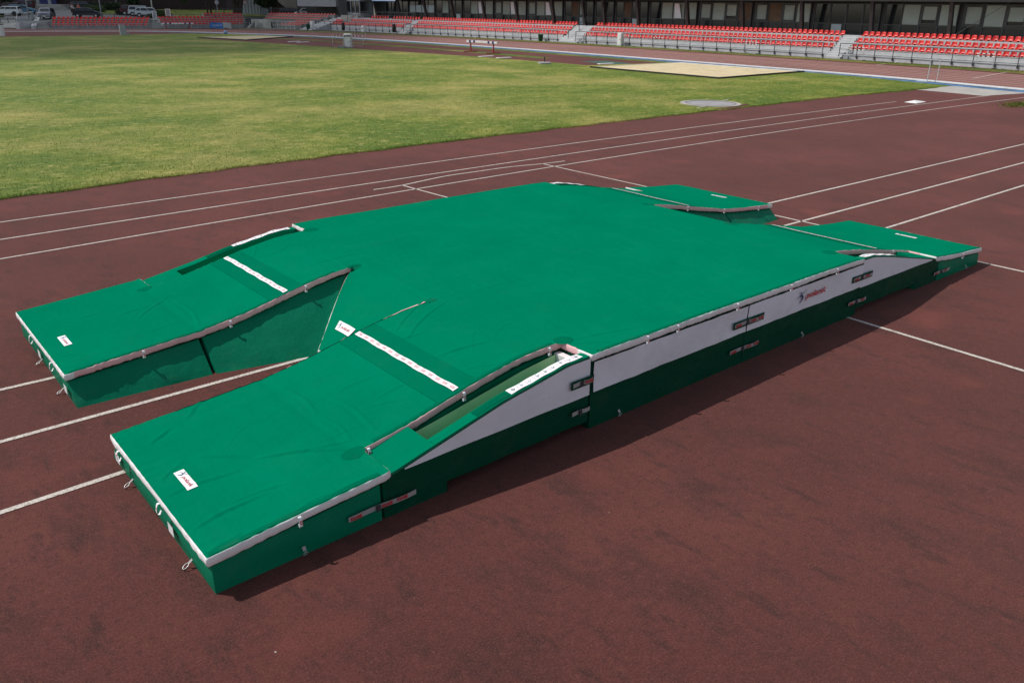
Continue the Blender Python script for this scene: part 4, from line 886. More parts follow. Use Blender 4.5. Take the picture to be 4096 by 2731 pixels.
mb = MB(); wallseg(mb, AD(66, 80, 126.5), AD(128, 70, 128), .0, 1.25, .35); tag(mb.build('kerb_wall', M['concrete']), 'low concrete kerb wall at the top of the short stairs', 'wall')
mb = MB(); mb.add([(*G(996, 114.5), -.02), (*G(1020, 113.5), -.02), (*G(1020, 113.5), 1.0), (*G(985, 114.5), .1)], [(0, 1, 2, 3)]); q = [(x+.2, y+.3, z) for x, y, z in mb.v]; mb.add(q, [(3, 2, 1, 0)]); mb.add(mb.v[:8], [(0, 4, 5, 1), (1, 5, 6, 2), (2, 6, 7, 3), (3, 7, 4, 0)])
tag(mb.build('ramp_wall', M['concrete2']), 'triangular concrete side wall at the end of the middle far stand', 'wall')
def fence(label, pts, z0, h, n_posts, dens=.14, m='frame', bars=True, thick=.02, mid=False):
    """upright bar fence through world points"""
    P_ = [np.array(p) for p in pts]; t = thing('fence', label, 'fence', (*P_[0], z0)); tot = sum(np.linalg.norm(b-a) for a, b in zip(P_[:-1], P_[1:]))
    def at(s):
        for a, b in zip(P_[:-1], P_[1:]):
            l = np.linalg.norm(b-a)
            if s <= l+1e-6: return a+(b-a)*s/l
            s -= l
        return P_[-1]
    for k in range(n_posts+1): p = at(tot*k/n_posts); mb = MB(); mb.bar((*p, z0), (*p, z0+h+.05), .07); mb.build('post', M[m], t)
    mb = MB()
    for z in ([z0+.12, z0+h*.5, z0+h] if mid else [z0+.12, z0+h]):
        for a, b in zip(P_[:-1], P_[1:]): mb.bar((*a, z), (*b, z), .045)
    mb.build('rail', M[m], t)
    if bars:
        mb = MB()
        for k in range(int(tot/dens)): p = at(k*dens); mb.bar((*p, z0+.12), (*p, z0+h), thick)
        mb.build('bars', M[m], t)
gp = lambda x, y, D: AD(x, y, D)[:2]
fence('grey tube railing along the front of the left far stand', [G(140, 119), G(207, 119.5), G(600, 118.5)], 0, .78, 11, bars=True, dens=.16, m='greypaint', thick=.016)
fence('grey tube railing along the front of the middle far stand', [G(612, 118), G(1000, 113.8)], 0, .8, 9, bars=False, m='greypaint', mid=True)
fence('dark bar fence between the parked cars and the left far stand', [gp(316, 70, 130), gp(600, 70, 131)], 1.0, .85, 6)
fence('dark bar fence behind the middle far stand, in front of the big tree', [gp(862, 60, 138.8), gp(968, 60, 139.5)], 1.3, 1.35, 3, m='frame')
fence('dark bar fence behind the corner stand, in front of the parked estate cars', [gp(1042, 55, 139), gp(1275, 60, 137)], 1.6, 1.2, 6, m='frame')
fence('light mesh fence at the top of the sloping path', [gp(-60, 90, 125.5), gp(64, 90, 126.3)], .3, .9, 4, m='frame')
fence('grey tube railing round the lower corner stand', [G(1094, 117), G(1180, 119.5)], 0, 1.1, 5, bars=False, m='silver', mid=True)
fence('thin wire fence on the lawn behind the middle far stand', [gp(690, 60, 133), gp(860, 60, 135)], 1.05, .8, 6, bars=False, m='frame')
# ---- cars
def make_car(name, label, paint, x, y, z, rz, L=4.0, Wd=1.68, H=1.42, style='hatch', extra=None, lamp=True):
    t = thing(name, label, 'car', (x, y, z), rz, 'parked cars', local=True); hl = L/2
    prof_ = {'hatch': [(-hl, .38), (-hl+.02, .78), (-hl+.12, .92), (-hl+.32, H-.06), (-hl+.6, H), (.25, H), (.62, H-.05), (1.22, .95), (1.28, .93), (hl-.12, .76), (hl, .58), (hl-.02, .32)],
             'wagon': [(-hl, .36), (-hl+.02, .82), (-hl+.08, .95), (-hl+.22, H-.04), (-hl+.4, H), (.3, H), (.5, H-.04), (1.0, .93), (1.06, .91), (hl-.1, .76), (hl, .6), (hl-.02, .32)],
             'van': [(-hl, .4), (-hl+.02, .9), (-hl+.05, 1.0), (-hl+.16, H-.06), (-hl+.35, H), (.5, H), (.8, H-.06), (1.35, 1.06), (1.4, 1.04), (hl-.08, .88), (hl, .62), (hl-.02, .34)]}[style]
    bm = bmesh.new(); top = [p for p in prof_]; n = len(prof_)
    cols = []
    for sgn in (-1, -.86, .86, 1):
        row = []
        for px_, pz in prof_:
            inset = .20*max(0, (pz-.92)/(H-.92)) if pz > .92 else 0; w = (Wd/2-inset)*sgn if abs(sgn) == 1 else (Wd/2-inset-.10)*(1 if sgn > 0 else -1)
            row.append(bm.verts.new((px_+(0 if abs(sgn) < 1 else (.05 if px_ < -hl+.1 else (-.10 if px_ > hl-.15 else 0))), w, pz-(.035 if abs(sgn) == 1 and pz > .6 else 0))))
        cols.append(row)
    for a, b in zip(cols[:-1], cols[1:]):
        for i in range(n-1): bm.faces.new((a[i], a[i+1], b[i+1], b[i]))
        bm.faces.new((a[0], b[0], b[-1], a[-1]))
    for row in (cols[0], cols[-1]):
        lo = [bm.verts.new((px_, row[0].co.y, .30)) for px_ in ()]
        bm.faces.new(row)
    mb = MB(); mb.bm(bm); body = mb.build('body', paint, t, ang=38)
    ay = lambda z: Wd/2-.20*max(0, (z-.92)/(H-.92))
    i0 = next(i for i, p in enumerate(prof_) if p[1] > .9); fr = [p for p in prof_ if p[1] >= .9]
    x_back, x_bt, x_ft, x_front = fr[0][0], fr[1][0], fr[-3][0], fr[-2][0]
    z0, z1 = .97, H-.11
    xb = lambda z: x_back+(x_bt-x_back)*(z-.92)/(H-.98)+.13; xf = lambda z: x_front+(x_ft-x_front)*(z-.95)/(H-1.0)-.13
    cuts_ = [0, .36, .40, .70, .74, 1] if style != 'hatch' else [0, .20, .24, .60, .64, 1]
    for sg in (-1, 1):
        for a, b in ((0, 1), (2, 3), (4, 5)):
            g = MB(); q = lambda f, z: (xb(z)+(xf(z)-xb(z))*cuts_[f], sg*(ay(z)+.006-.012), z)
            g.add([q(a, z0), q(b, z0), q(b, z1), q(a, z1)]+[(p[0], p[1]+sg*.012, p[2]) for p in (q(a, z0), q(b, z0), q(b, z1), q(a, z1))], [(3, 2, 1, 0), (4, 5, 6, 7), (0, 1, 5, 4), (1, 2, 6, 5), (2, 3, 7, 6), (3, 0, 4, 7)]); g.build('side_window', M['carglass'], t)
    for (xa, za), (xc_, zc_), nm in ((fr[-2], fr[-3], 'windscreen'), (fr[0], fr[1], 'rear_window')):
        d = Vector((xc_-xa, 0, zc_-za)); nn = Vector((d.z, 0, -d.x)).normalized()*(.012)
        if (nm == 'rear_window') != (nn.x < 0): nn = -nn
        p0, p1 = Vector((xa, 0, za))+d*.10, Vector((xa, 0, za))+d*.92; w0, w1 = Wd/2-.20, Wd/2-.32; g = MB()
        A = [Vector((p0.x, -w0, p0.z)), Vector((p0.x, w0, p0.z)), Vector((p1.x, w1, p1.z)), Vector((p1.x, -w1, p1.z))]
        g.add([p+nn*.2 for p in A]+[p+nn for p in A], [(3, 2, 1, 0), (4, 5, 6, 7), (0, 1, 5, 4), (1, 2, 6, 5), (2, 3, 7, 6), (3, 0, 4, 7)]); g.build(nm, M['carglass'], t)
    for xw in (-hl+.68, hl-.72):
        for sg in (-1, 1):
            w = MB(); R_ = .30; pf = [(R_*.55, -.09), (R_*.93, -.09), (R_, -.06), (R_, .06), (R_*.93, .09), (R_*.55, .09)]
            mm = Matrix.Translation((xw, sg*(Wd/2-.08), R_)) @ Matrix.Rotation(PI/2, 4, 'X'); l = MB().lathe(pf, n=20); w.add([mm @ Vector(p) for p in l.v], l.f); wo = w.build('wheel', M['tyre'], t, ang=35)
            w = MB(); l = MB().lathe([(R_*.6, -.085), (R_*.6, .085), (R_*.35, .098), (.02, .1)] if sg < 0 else [(.02, -.1), (R_*.35, -.098), (R_*.6, -.085), (R_*.6, .085)], n=16); w.add([mm @ Vector(p) for p in l.v], l.f); w.build('rim', M['silver'], wo)
            w = MB(); l = MB().lathe([(R_+.05, -.10), (R_+.05, .086)], n=20); w.add([mm @ Vector(p) for p in l.v], l.f); w.build('wheel_arch', M['black'], t)
    for sg in (-1, 1):
        g = MB(); g.box((hl-.10, sg*(Wd/2-.28), .70), (.14, .34, .13), rz=-sg*.18, bev=.03); g.build('headlight', M['lampglass'], t)
        g = MB(); g.box((-hl+.06, sg*(Wd/2-.17), .86 if style != 'van' else 1.0), (.10, .17, .24), bev=.02); g.build('tail_light', M['taillight'], t)
        g = MB(); g.box((.78, sg*(Wd/2+.06), .98), (.10, .16, .11), bev=.03); g.build('mirror', paint, t)
    for sx in (-1, 1): g = MB(); g.box((sx*(hl+.0), 0, .42), (.14, Wd-.1, .20), bev=.05); g.build('bumper', extra or paint, t); g = MB(); g.box((sx*(hl+.073), 0, .46), (.012, .48, .10)); g.build('number_plate', M['label'], t)
    g = MB(); g.box((hl-.035, 0, .62), (.07, .7, .10), bev=.02); g.build('grille', M['black'], t)
    return t
def cpaint(n, c, r=.28, met=0): m = mat(n, c, r, .04, 1, metal=met, spec=.6); m.node_tree.nodes['Principled BSDF'].inputs['Coat Weight'].default_value = .5 if max(c) > .1 else .08; m.node_tree.nodes['Principled BSDF'].inputs['Specular IOR Level'].default_value = .5 if max(c) > .1 else .2; return m
CW = cpaint('white_car_paint', (.62, .66, .66)); CB = cpaint('teal_blue_car_paint', (.01, .13, .22)); CK = cpaint('black_car_paint', (.012, .012, .016)); CS = cpaint('silver_car_paint', (.38, .41, .43), .3, .4); CG = cpaint('grey_car_paint', (.16, .16, .19), .3, .4); CR = cpaint('dark_red_car_paint', (.06, .012, .015))
def car(px, py, D, ang, *a, **k):
    p = AD(px, py, D); return make_car('parked_car', a[0], a[1], p[0], p[1], TZ(D), ang, **k)
AV = YAW-PI/2                                       # heading that points to the right in the photograph
c_ = car(33, 62, 138, AV+.12, 'white estate car parked side on at the left edge, with a dark rear bumper', CW, L=3.9, H=1.36, style='wagon', extra=M['black']); c_.rotation_euler[2] += PI
car(93, 60, 142.5, AV+.25, 'teal blue hatchback parked behind the white estate car', CB, L=4.0, H=1.38)
c_ = car(35, 50, 149, AV+.2, 'dark car with a red tail lamp behind the white estate car', CR, L=4.1, H=1.45, style='wagon'); c_.rotation_euler[2] += PI
c_ = car(88, 40, 154, AV+.3, 'dark van parked at the foot of the entrance steps', CR, L=4.2, H=1.6, style='van'); c_.rotation_euler[2] += PI
car(190, 78, 131, YAW+PI+.30, 'grey minivan facing the field at the head of the stairs', CG, L=4.2, H=1.55, style='van')
car(352, 70, 135, AV+.28, 'black hatchback parked behind the fence of the left far stand', CK, L=3.9, H=1.40)
car(600, 66, 137.5, AV+.22, 'silver hatchback in the row behind the stand, nearest to us', CS, L=4.1, H=1.42)
car(574, 63, 140.5, AV+.22, 'silver estate car half hidden by another silver hatchback', CS, L=4.2, H=1.5, style='wagon')
car(541, 62, 143, AV+.22, 'dark red car half hidden behind the silver estate car', CR, L=4.1, H=1.5, style='wagon')
car(335, 26, 158, AV+.1, 'black car far back in the shade behind the hedge', CK, L=4.2, H=1.5, style='van')
car(1168, 56, 141, AV+.15, 'black car behind the bar fence of the corner stand', CK, L=4.2, H=1.42)
c_ = car(1222, 54, 141.5, AV+.5, 'silver white car parked under the canopy edge', CW, L=4.0, H=1.4); c_.rotation_euler[2] += PI
# ---- dark hall on the left with its entrance steps
t = thing('sports_hall', 'huge dark brick hall filling the top left behind the car park', 'building', (55, 170, 2))
a, b = AD(-300, 20, 172), AD(905, 20, 166); mb = MB(); wallseg(mb, a, b, 1.5, 11, 12); mb.build('wall', M['brown'], t)
for x0, x1, mm in ((72, 95, 'navy'), (158, 196, 'navy'), (206, 226, 'navy'), (118, 150, 'glassdark')):
    mb = MB(); wallseg(mb, AD(x0, 10, 168.4), AD(x1, 10, 168.4), 2.8, 5.6, .15); mb.build('entrance_door', M[mm], t)
for x in (152.5, 199, 112): p = AD(x, 10, 163); mb = MB(); mb.box((p[0], p[1], 4.4), (.42, .42, 3.4), rz=YAW); mb.build('column', M['greypaint'], t)
mb = MB()
for k in range(6): wallseg(mb, AD(100-k*4, 30, 160-k*.55), AD(247+8*k, 30, 160-k*.55), 1.8, 2.84-.17*k, 5+k*.55)
tag(mb.build('entrance_steps', M['concrete2']), 'broad grey entrance steps leading up to the dark hall', 'steps')
t = thing('shed', 'pale blue grey corrugated shed with rounded side behind the big tree', 'building', (64, 143, 1.5)); a, b = AD(968, 30, 150), AD(1042, 30, 148); mb = MB(); wallseg(mb, a, b, 1.4, 5.5, 5); mb.build('wall', M['shed'], t)
mb = MB()
for k in range(1, 6): p = np.array(a)*(1-k/6)+np.array(b)*k/6; mb.box((p[0]-.03, p[1]-.03, 3.3), (.10, .06, 4), rz=AV)
mb.build('seam', M['greypaint'], t)
# ---- lamp posts, signs, framed panels
def post(name, label, cat, px, py, D, h, r=.07, m='greypaint', lean=0):
    p = AD(px, py, D); z = TZ(D); t = thing(name, label, cat, (p[0], p[1], z), 0, 'lamp posts by the car park' if name == 'lamp_post' else None, local=True)
    mb = MB(); mb.tube([(0, 0, -.05), (lean*.5, 0, h*.5), (lean, 0, h)], [r*1.25, r, r*.75], 10); mb.build('pole', M[m], t, smooth=True); mb = MB(); mb.lathe([(r*2, -.02), (r*2, .1), (r*1.3, .25)], n=10); mb.build('base', M['concrete2'], t)
    return t
def lamp(*a, **k):
    t = post('lamp_post', *a, **k); h = a[5]; mb = MB(); mb.tube([(0, 0, h-.02), (-.1, -.1, h+.25), (-.5, -.5, h+.35)], .04, 8); mb.build('arm', M['greypaint'], t); mb = MB(); mb.box((-.75, -.75, h+.33), (.6, .25, .12), rz=PI/4, bev=.04); mb.build('lamp_head', M['silver'], t)
lamp('grey lamp post beside the short stairs, left of the minivan', 'lamp post', 117.5, 78, 129, 7, .09); lamp('grey lamp post right of the black hatchback', 'lamp post', 407, 70, 133, 7, .08)
lamp('pale lamp post with a bright white band behind the silver cars', 'lamp post', 611, 52, 146, 7, .08, m='whitepaint'); lamp('thin lamp post rising from the hedge', 'lamp post', 467, 30, 158, 7, .06)
t = post('road_sign', 'round red and white no turning sign on a post by the pale shed', 'road sign', 984, 46, 146, 2.3, .035); d_ = -HEAD
def disc(mb, r, off, z, t0): u = np.array([-HEAD[1], HEAD[0]]); mb.add([(d_[0]*off+u[0]*r*math.cos(a), d_[1]*off+u[1]*r*math.cos(a), z+r*math.sin(a)) for a in np.linspace(0, 2*PI, 25)[:-1]], [tuple(range(24))])
mb = MB(); disc(mb, .36, .06, 1.95, 0); mb.build('red_ring', M['redpaint'], t); mb = MB(); disc(mb, .27, .075, 1.95, 0); mb.build('white_face', M['whitepaint'], t)
mb = MB(); u = np.array([-HEAD[1], HEAD[0]])
for pp in (((-.22, -.16), (-.17, -.2), (.22, .16), (.17, .2)),): mb.add([(d_[0]*.088+u[0]*-a, d_[1]*.088+u[1]*-a, 1.95+b) for a, b in pp], [(0, 1, 2, 3)])
mb.build('slash', M['redpaint'], t); mb = MB(); mb.add([(d_[0]*.082+u[0]*a, d_[1]*.082+u[1]*a, 1.95+b) for a, b in ((-.03, -.17), (.03, -.17), (.03, .12), (-.03, .12))], [(0, 1, 2, 3)]); mb.build('black_arrow', M['black'], t)
t = post('road_sign', 'pair of grey round signs seen from behind on a tall post', 'road sign', 871.5, 58, 137, 3.2, .04)
for z in (2.25, 2.95): mb = MB(); disc(mb, .32, -.05, z, 0); mb.build('sign_back', M['greypaint'], t)
for x0, x1, py, D, m, lab in ((665, 683, 70, 130.5, 'concrete2', 'white framed grey panel standing at the top of the far stairs'), (613, 628, 78, 130, 'greypaint', 'leaning grey blue panel left of the far stairs')):
    a, b = AD(x0, py, D), AD(x1, py, D); z0 = a[2]; t = thing('framed_panel', lab, 'panel', (a[0], a[1], z0)); mb = MB(); wallseg(mb, a, b, z0+.12, z0+1.05, .04); mb.build('panel', M[m], t)
    mb = MB()
    for p in (a, b): mb.bar((p[0], p[1], z0-.2), (p[0], p[1], z0+1.1), .07)
    mb.bar((a[0], a[1], z0+1.1), (b[0], b[1], z0+1.1), .07); mb.build('frame', M['whitepaint'], t)
# ---- trees, hedges, shrubs: leaf sized faces through a volume
def leaves(blobs, n, size):
    """blobs: (centre, radii, weight)"""
    wts = np.array([b[2] for b in blobs], float); wts /= wts.sum(); ks = rng.choice(len(blobs), n, p=wts); V = np.empty((n, 4, 3))
    c = np.array([b[0] for b in blobs])[ks]; r = np.array([b[1] for b in blobs])[ks]; d = rng.normal(size=(n, 3)); d /= np.linalg.norm(d, axis=1)[:, None]; rad = rng.uniform(.45, 1, n)**.6
    clump = 1+.22*np.sin(d[:, 0]*5+ks)*np.sin(d[:, 1]*6+ks*2)+.12*np.sin(d[:, 2]*9)
    p = c+d*r*(rad*clump)[:, None]; a = rng.normal(size=(n, 3)); a /= np.linalg.norm(a, axis=1)[:, None]; b = np.cross(a, rng.normal(size=(n, 3))); b /= np.linalg.norm(b, axis=1)[:, None]; s = size*rng.uniform(.6, 1.4, n)[:, None]
    V[:, 0] = p-a*s; V[:, 1] = p-b*s*.5; V[:, 2] = p+a*s; V[:, 3] = p+b*s*.5; return V.reshape(-1, 3), np.arange(n*4).reshape(n, 4)
def foliage(name, m, parent, blobs, n, size):
    V, F = leaves(blobs, n, size); me = bpy.data.meshes.new(name); me.vertices.add(len(V)); me.vertices.foreach_set('co', V.ravel().astype(np.float32)); k = len(F); me.loops.add(k*4); me.loops.foreach_set('vertex_index', F.ravel().astype(np.int32))
    me.polygons.add(k); me.polygons.foreach_set('loop_start', np.arange(0, k*4, 4, dtype=np.int32)); me.polygons.foreach_set('loop_total', np.full(k, 4, np.int32)); me.materials.append(m); me.update(calc_edges=True)
    o = bpy.data.objects.new(name, me); C.objects.link(o)
    if parent is not None: o.parent = parent
    return o
def tree(label, px, py, D, h, r, stems, n=9000, m='leaf', low=.5, name='leafy_tree'):
    p = AD(px, py, D); t = thing(name, label, 'tree', (p[0], p[1], TZ(D)), local=True); mb = MB()
    for dx, dy, rr in stems:
        pts = [(0+dx*.15, dy*.15, -.1), (dx*.4, dy*.4, h*.25), (dx*.75+.1, dy*.7, h*.5), (dx, dy, h*.8)]; mb.tube(catmull(pts, 4), list(np.linspace(rr*1.2, rr*.3, 13)), 9)
        for k in range(5): z = h*random.uniform(.35, .7); a = random.uniform(0, 2*PI); q = np.array((dx*.6, dy*.6, z)); mb.tube([q, q+np.array((math.cos(a)*r*.3, math.sin(a)*r*.3, h*.1)), q+np.array((math.cos(a)*r*.6, math.sin(a)*r*.6, h*.16))], [rr*.35, rr*.22, rr*.08], 6)
    mb.build('trunk', M['bark'], t, smooth=True); bl = []
    for k in range(13): a = random.uniform(0, 2*PI); d = random.uniform(.1, .75)*r; z = h*random.uniform(low, 1.0); q = r*random.uniform(.28, .5); bl.append(((math.cos(a)*d, math.sin(a)*d, z), (q, q, q*.8), q*q))
    foliage('crown', M[m], t, bl, n, .16); return t
tree('big dark tree with several thick trunks beside the pale shed', 950, 54, 141, 9, 4.6, ((-1.0, .6, .34), (.3, -.2, .42), (1.6, -.9, .36)), 16000)
tree('slim dark tree on the lawn, left one of two', 835, 55, 143, 8, 2.6, ((-.5, .4, .13),), 7000); tree('slim pale barked tree on the lawn, right one of two', 851, 53, 144, 8, 2.4, ((-.9, .6, .15),), 7000)
tree('broad dark conifer in front of the hall above the hedge', 520, 40, 160, 8, 2.6, ((0, 0, .2),), 9000, low=.12, name='conifer'); tree('dark conifer at the left end of the hall', 6, 34, 158, 7, 2.4, ((0, 0, .2),), 7000, low=.1, name='conifer')
tree('slim green columnar shrub against the dark hall', 726, 40, 163, 5, 1.0, ((0, 0, .08),), 5000, m='leaf2', low=.1, name='columnar_shrub')
tree('dark round tree rising behind the corner stand', 1078, 40, 146, 6.0, 2.6, ((0, 0, .2),), 12000, low=.28)
def shrub(name, label, pts, D, h, w, n, m='leaf2', size=.09):
    t = thing(name, label, 'hedge' if name == 'hedge' else 'shrub', (*AD(*pts[0], D)[:2], TZ(D)), local=True); o = AD(*pts[0], D); bl = []
    mb = MB()
    for x, y in pts:
        p = AD(x, y, D); q = (p[0]-o[0], p[1]-o[1]); bl.append(((q[0], q[1], h*.5), (w, w, h*.55), 1)); mb.tube([(q[0], q[1], -.05), (q[0]+.1, q[1], h*.6)], [.06, .02], 6)
    mb.build('stem', M['bark'], t); foliage('foliage', M[m], t, bl, n, size)
shrub('hedge', 'dark green clipped hedge behind the black hatchback', [(x, 45) for x in range(318, 482, 9)], 158, 1.25, .75, 14000, 'leaf'); shrub('shrub', 'light green spreading shrub behind the black hatchback', [(x, 48) for x in range(350, 412, 8)], 150, .95, .7, 8000)
shrub('shrub', 'bright green bush left of the white framed panel', [(x, 64) for x in range(632, 668, 8)], 136, 1.0, .8, 9000, 'leaf2'); shrub('shrub', 'low dark shrub in front of the silver cars', [(x, 66) for x in range(480, 530, 9)], 143, .8, .6, 6000, 'leaf'); shrub('shrub', 'low green bush beside the nearest silver hatchback', [(x, 66) for x in range(600, 618, 8)], 135, .6, .5, 4000, 'leaf2')
# ---- two people sitting by the car park
def skin_mesh(name, chain, edges, m, parent):
    me = bpy.data.meshes.new(name); me.from_pydata([c[0] for c in chain], edges, []); o = bpy.data.objects.new(name, me); C.objects.link(o)
    sk = o.modifiers.new('s', 'SKIN'); sk.use_smooth_shade = True
    for v, c in zip(me.skin_vertices[0].data, chain): v.radius = (c[1], c[1] if len(c) < 3 else c[2])
    me.skin_vertices[0].data[0].use_root = True
    sb = o.modifiers.new('b', 'SUBSURF'); sb.levels = 1; sb.render_levels = 1
    nm = bpy.data.meshes.new_from_object(o.evaluated_get(bpy.context.evaluated_depsgraph_get())); nm.name = name; bpy.data.objects.remove(o); bpy.data.meshes.remove(me)
    nm.materials.clear(); nm.materials.append(m); nm.polygons.foreach_set('use_smooth', [True]*len(nm.polygons)); q = bpy.data.objects.new(name, nm); C.objects.link(q); q.parent = parent; return q
def person(label, px, py, D, rz, shirt, shorts, lean=0, arm_up=False):
    p = AD(px, py, D); t = thing('person', label, 'person', (p[0], p[1], TZ(D)), rz, local=True); b = .45; L = lean
    ch = [((0, 0, b+.1), .13, .11), ((L*.3, 0, b+.32), .12, .10), ((L*.7, 0, b+.52), .14, .10), ((L*.85, 0, b+.64), .055), ((L, 0, b+.76), .10, .085), ((L+.02, 0, b+.88), .085, .075)]
    e = [(0, 1), (1, 2), (2, 3), (3, 4), (4, 5)]
    for sg in (-1, 1):
        k = len(ch); hand = ((L*.7+.28, sg*.18, b+.5), (L+.22, sg*.08, b+.86)) if arm_up and sg > 0 else ((L*.5+.12, sg*.27, b+.26), (L*.4+.38, sg*.16, b+.18))
        ch += [((L*.7, sg*.19, b+.53), .055), (hand[0], .042), (hand[1], .032), (tuple(np.array(hand[1])+np.array((.07, 0, .01))), .036)]; e += [(2, k), (k, k+1), (k+1, k+2), (k+2, k+3)]
        k = len(ch); ch += [((.04, sg*.10, b+.06), .09), ((.44, sg*.14, b+.09), .065), ((.46, sg*.14, .07), .042), ((.58, sg*.15, .04), .04)]; e += [(0, k), (k, k+1), (k+1, k+2), (k+2, k+3)]
    skin_mesh('body', ch, e, M['skin'], t)
    sc = [((L*.05, 0, b+.12), .155, .13), ((L*.3, 0, b+.32), .145, .125), ((L*.7, 0, b+.53), .16, .12), ((L*.78, 0, b+.58), .08)]; se = [(0, 1), (1, 2), (2, 3)]
    for sg in (-1, 1): k = len(sc); sc += [((L*.7, sg*.2, b+.53), .075), ((L*.62+.06, sg*.24, b+.42), .065)]; se += [(2, k), (k, k+1)]
    skin_mesh('shirt', sc, se, shirt, t)
    sc = [((0, 0, b+.08), .165, .14), ((.05, -.10, b+.06), .11), ((.34, -.13, b+.08), .09), ((.05, .10, b+.06), .11), ((.34, .13, b+.08), .09)]; skin_mesh('shorts', sc, [(0, 1), (1, 2), (0, 3), (3, 4)], shorts, t)
    skin_mesh('hair', [((L-.03, 0, b+.86), .10, .095), ((L-.02, 0, b+.93), .09, .085)], [(0, 1)], M['hair'], t)
    mb = MB()
    for sg in (-1, 1): mb.box((L+.10, sg*.035, b+.83), (.012, .022, .012), bev=.003)
    mb.build('eyes', M['black'], t); mb = MB(); mb.tube([(L+.09, 0, b+.82), (L+.118, 0, b+.785), (L+.09, 0, b+.775)], [.008, .016, .008], 6); mb.build('nose', M['skin'], t); mb = MB(); mb.box((L+.095, 0, b+.745), (.012, .045, .010), bev=.003); mb.build('mouth', M['redpaint'], t)
    s_ = MB(); s_.box((-.05, 0, b-.06), (.45, .55, .05), bev=.01)
    for sx in (-.2, .1): s_.box((sx, 0, (b-.08)/2), (.05, .45, b-.08))
    o = s_.build('stool', M['bark']); o.location = (p[0], p[1], TZ(D)); o.rotation_euler = (0, 0, rz); tag(o, 'low brown seat under the person in ' + ('orange' if shirt == M['orange'] else 'a pale shirt'), 'stool')
person('person in an orange shirt sitting behind the black hatchback', 317, 46, 150, YAW+PI+.9, M['orange'], M['whitecloth'], -.1); person('person in a pale shirt leaning back beside the hedge', 293, 48, 149, YAW+PI+1.2, M['whitecloth'], M['greycloth'], -.22, True)
# ------------------------------------------------------------------ hurdles, cabinets and other gear by the track
def hurdle(label, loc, rz, w=1.2, h=.99, boards=1, feet=.7, m='silver', bare=False):
    t = thing('hurdle', label, 'hurdle', loc, rz, 'hurdles around the track', local=True); dx = w/2-.04
    for sg in (-1, 1):
        mb = MB(); mb.bar((sg*dx, 0, .03), (sg*dx, 0, h-.03), .035); mb.build('upright', M[m], t)
        mb = MB(); mb.bar((sg*dx, -.03, .025), (sg*dx, feet, .025), .045); mb.build('foot', M['frame' if not bare else m], t)
    mb = MB(); mb.bar((-dx, feet*.0, .03), (dx, 0, .03), .03); mb.bar((-dx, 0, h*.45), (dx, 0, h*.45), .02) if bare else None; mb.build('cross_tube', M[m], t)
    if bare: mb = MB(); mb.bar((-dx, 0, h-.02), (dx, 0, h-.02), .03); mb.build('top_tube', M[m], t); return t
    for b in range(boards):
        z = h-.035-.17*b; mb = MB(); mb.box((0, -.02, z), (w, .022, .07), bev=.008); bo = mb.build('top_board', M['whitepaint'], t); 
        for k in range(3): mb = MB(); mb.box((-w*.27+w*.27*k, -.036, z), (w*.11, .012, .068)); mb.build('black_stripe', M['black'], bo)
    return t
RT = -PI/2                                          # board faces the field (-x)
def g3(x, y): a, b = G(x, y); return (min(a, BX(b)-.5) if 20 < b < 100 and a > 60 else a, b, 0)
hurdle('black and white hurdle against the stand wall beside the green litter bin', g3(2168, 158), RT-.05); hurdle('black and white hurdle by the stairs between the second and third seat block', g3(2417, 175), RT)
hurdle('black and white hurdle by the stand wall, right of the white cabinet', g3(2708, 191), RT); hurdle('black and white hurdle wrapped around the white cabinet', g3(2531, 186), RT, 1.25)
hurdle('hurdle with two striped boards at the end of the second seat block', g3(3045, 214), RT, boards=2); hurdle('hurdle with two striped boards beside the stairs at the right', g3(3450, 240), RT, boards=2); hurdle('hurdle with two striped boards nearest the right edge', g3(3957, 272), RT, boards=2)
hurdle('small black and white hurdle far down by the stand, behind the steeplechase barrier', g3(1960, 150), RT)
hurdle('black and white hurdle on the grass edge left of the silver bin', g3(1355, 188), AV, 1.15, .95); hurdle('black and white hurdle right of the silver bin', g3(1430, 186), AV, 1.15, .95)
t = hurdle('hurdle tipped on its side beside the inner kerb with a striped post', g3(1441, 163), AV, 1.25, 1.25)
hurdle('bare metal hurdle frame without a board standing by the kerb rail', g3(3727, 329), AV+.45, .85, 1.25, bare=True, m='silver')
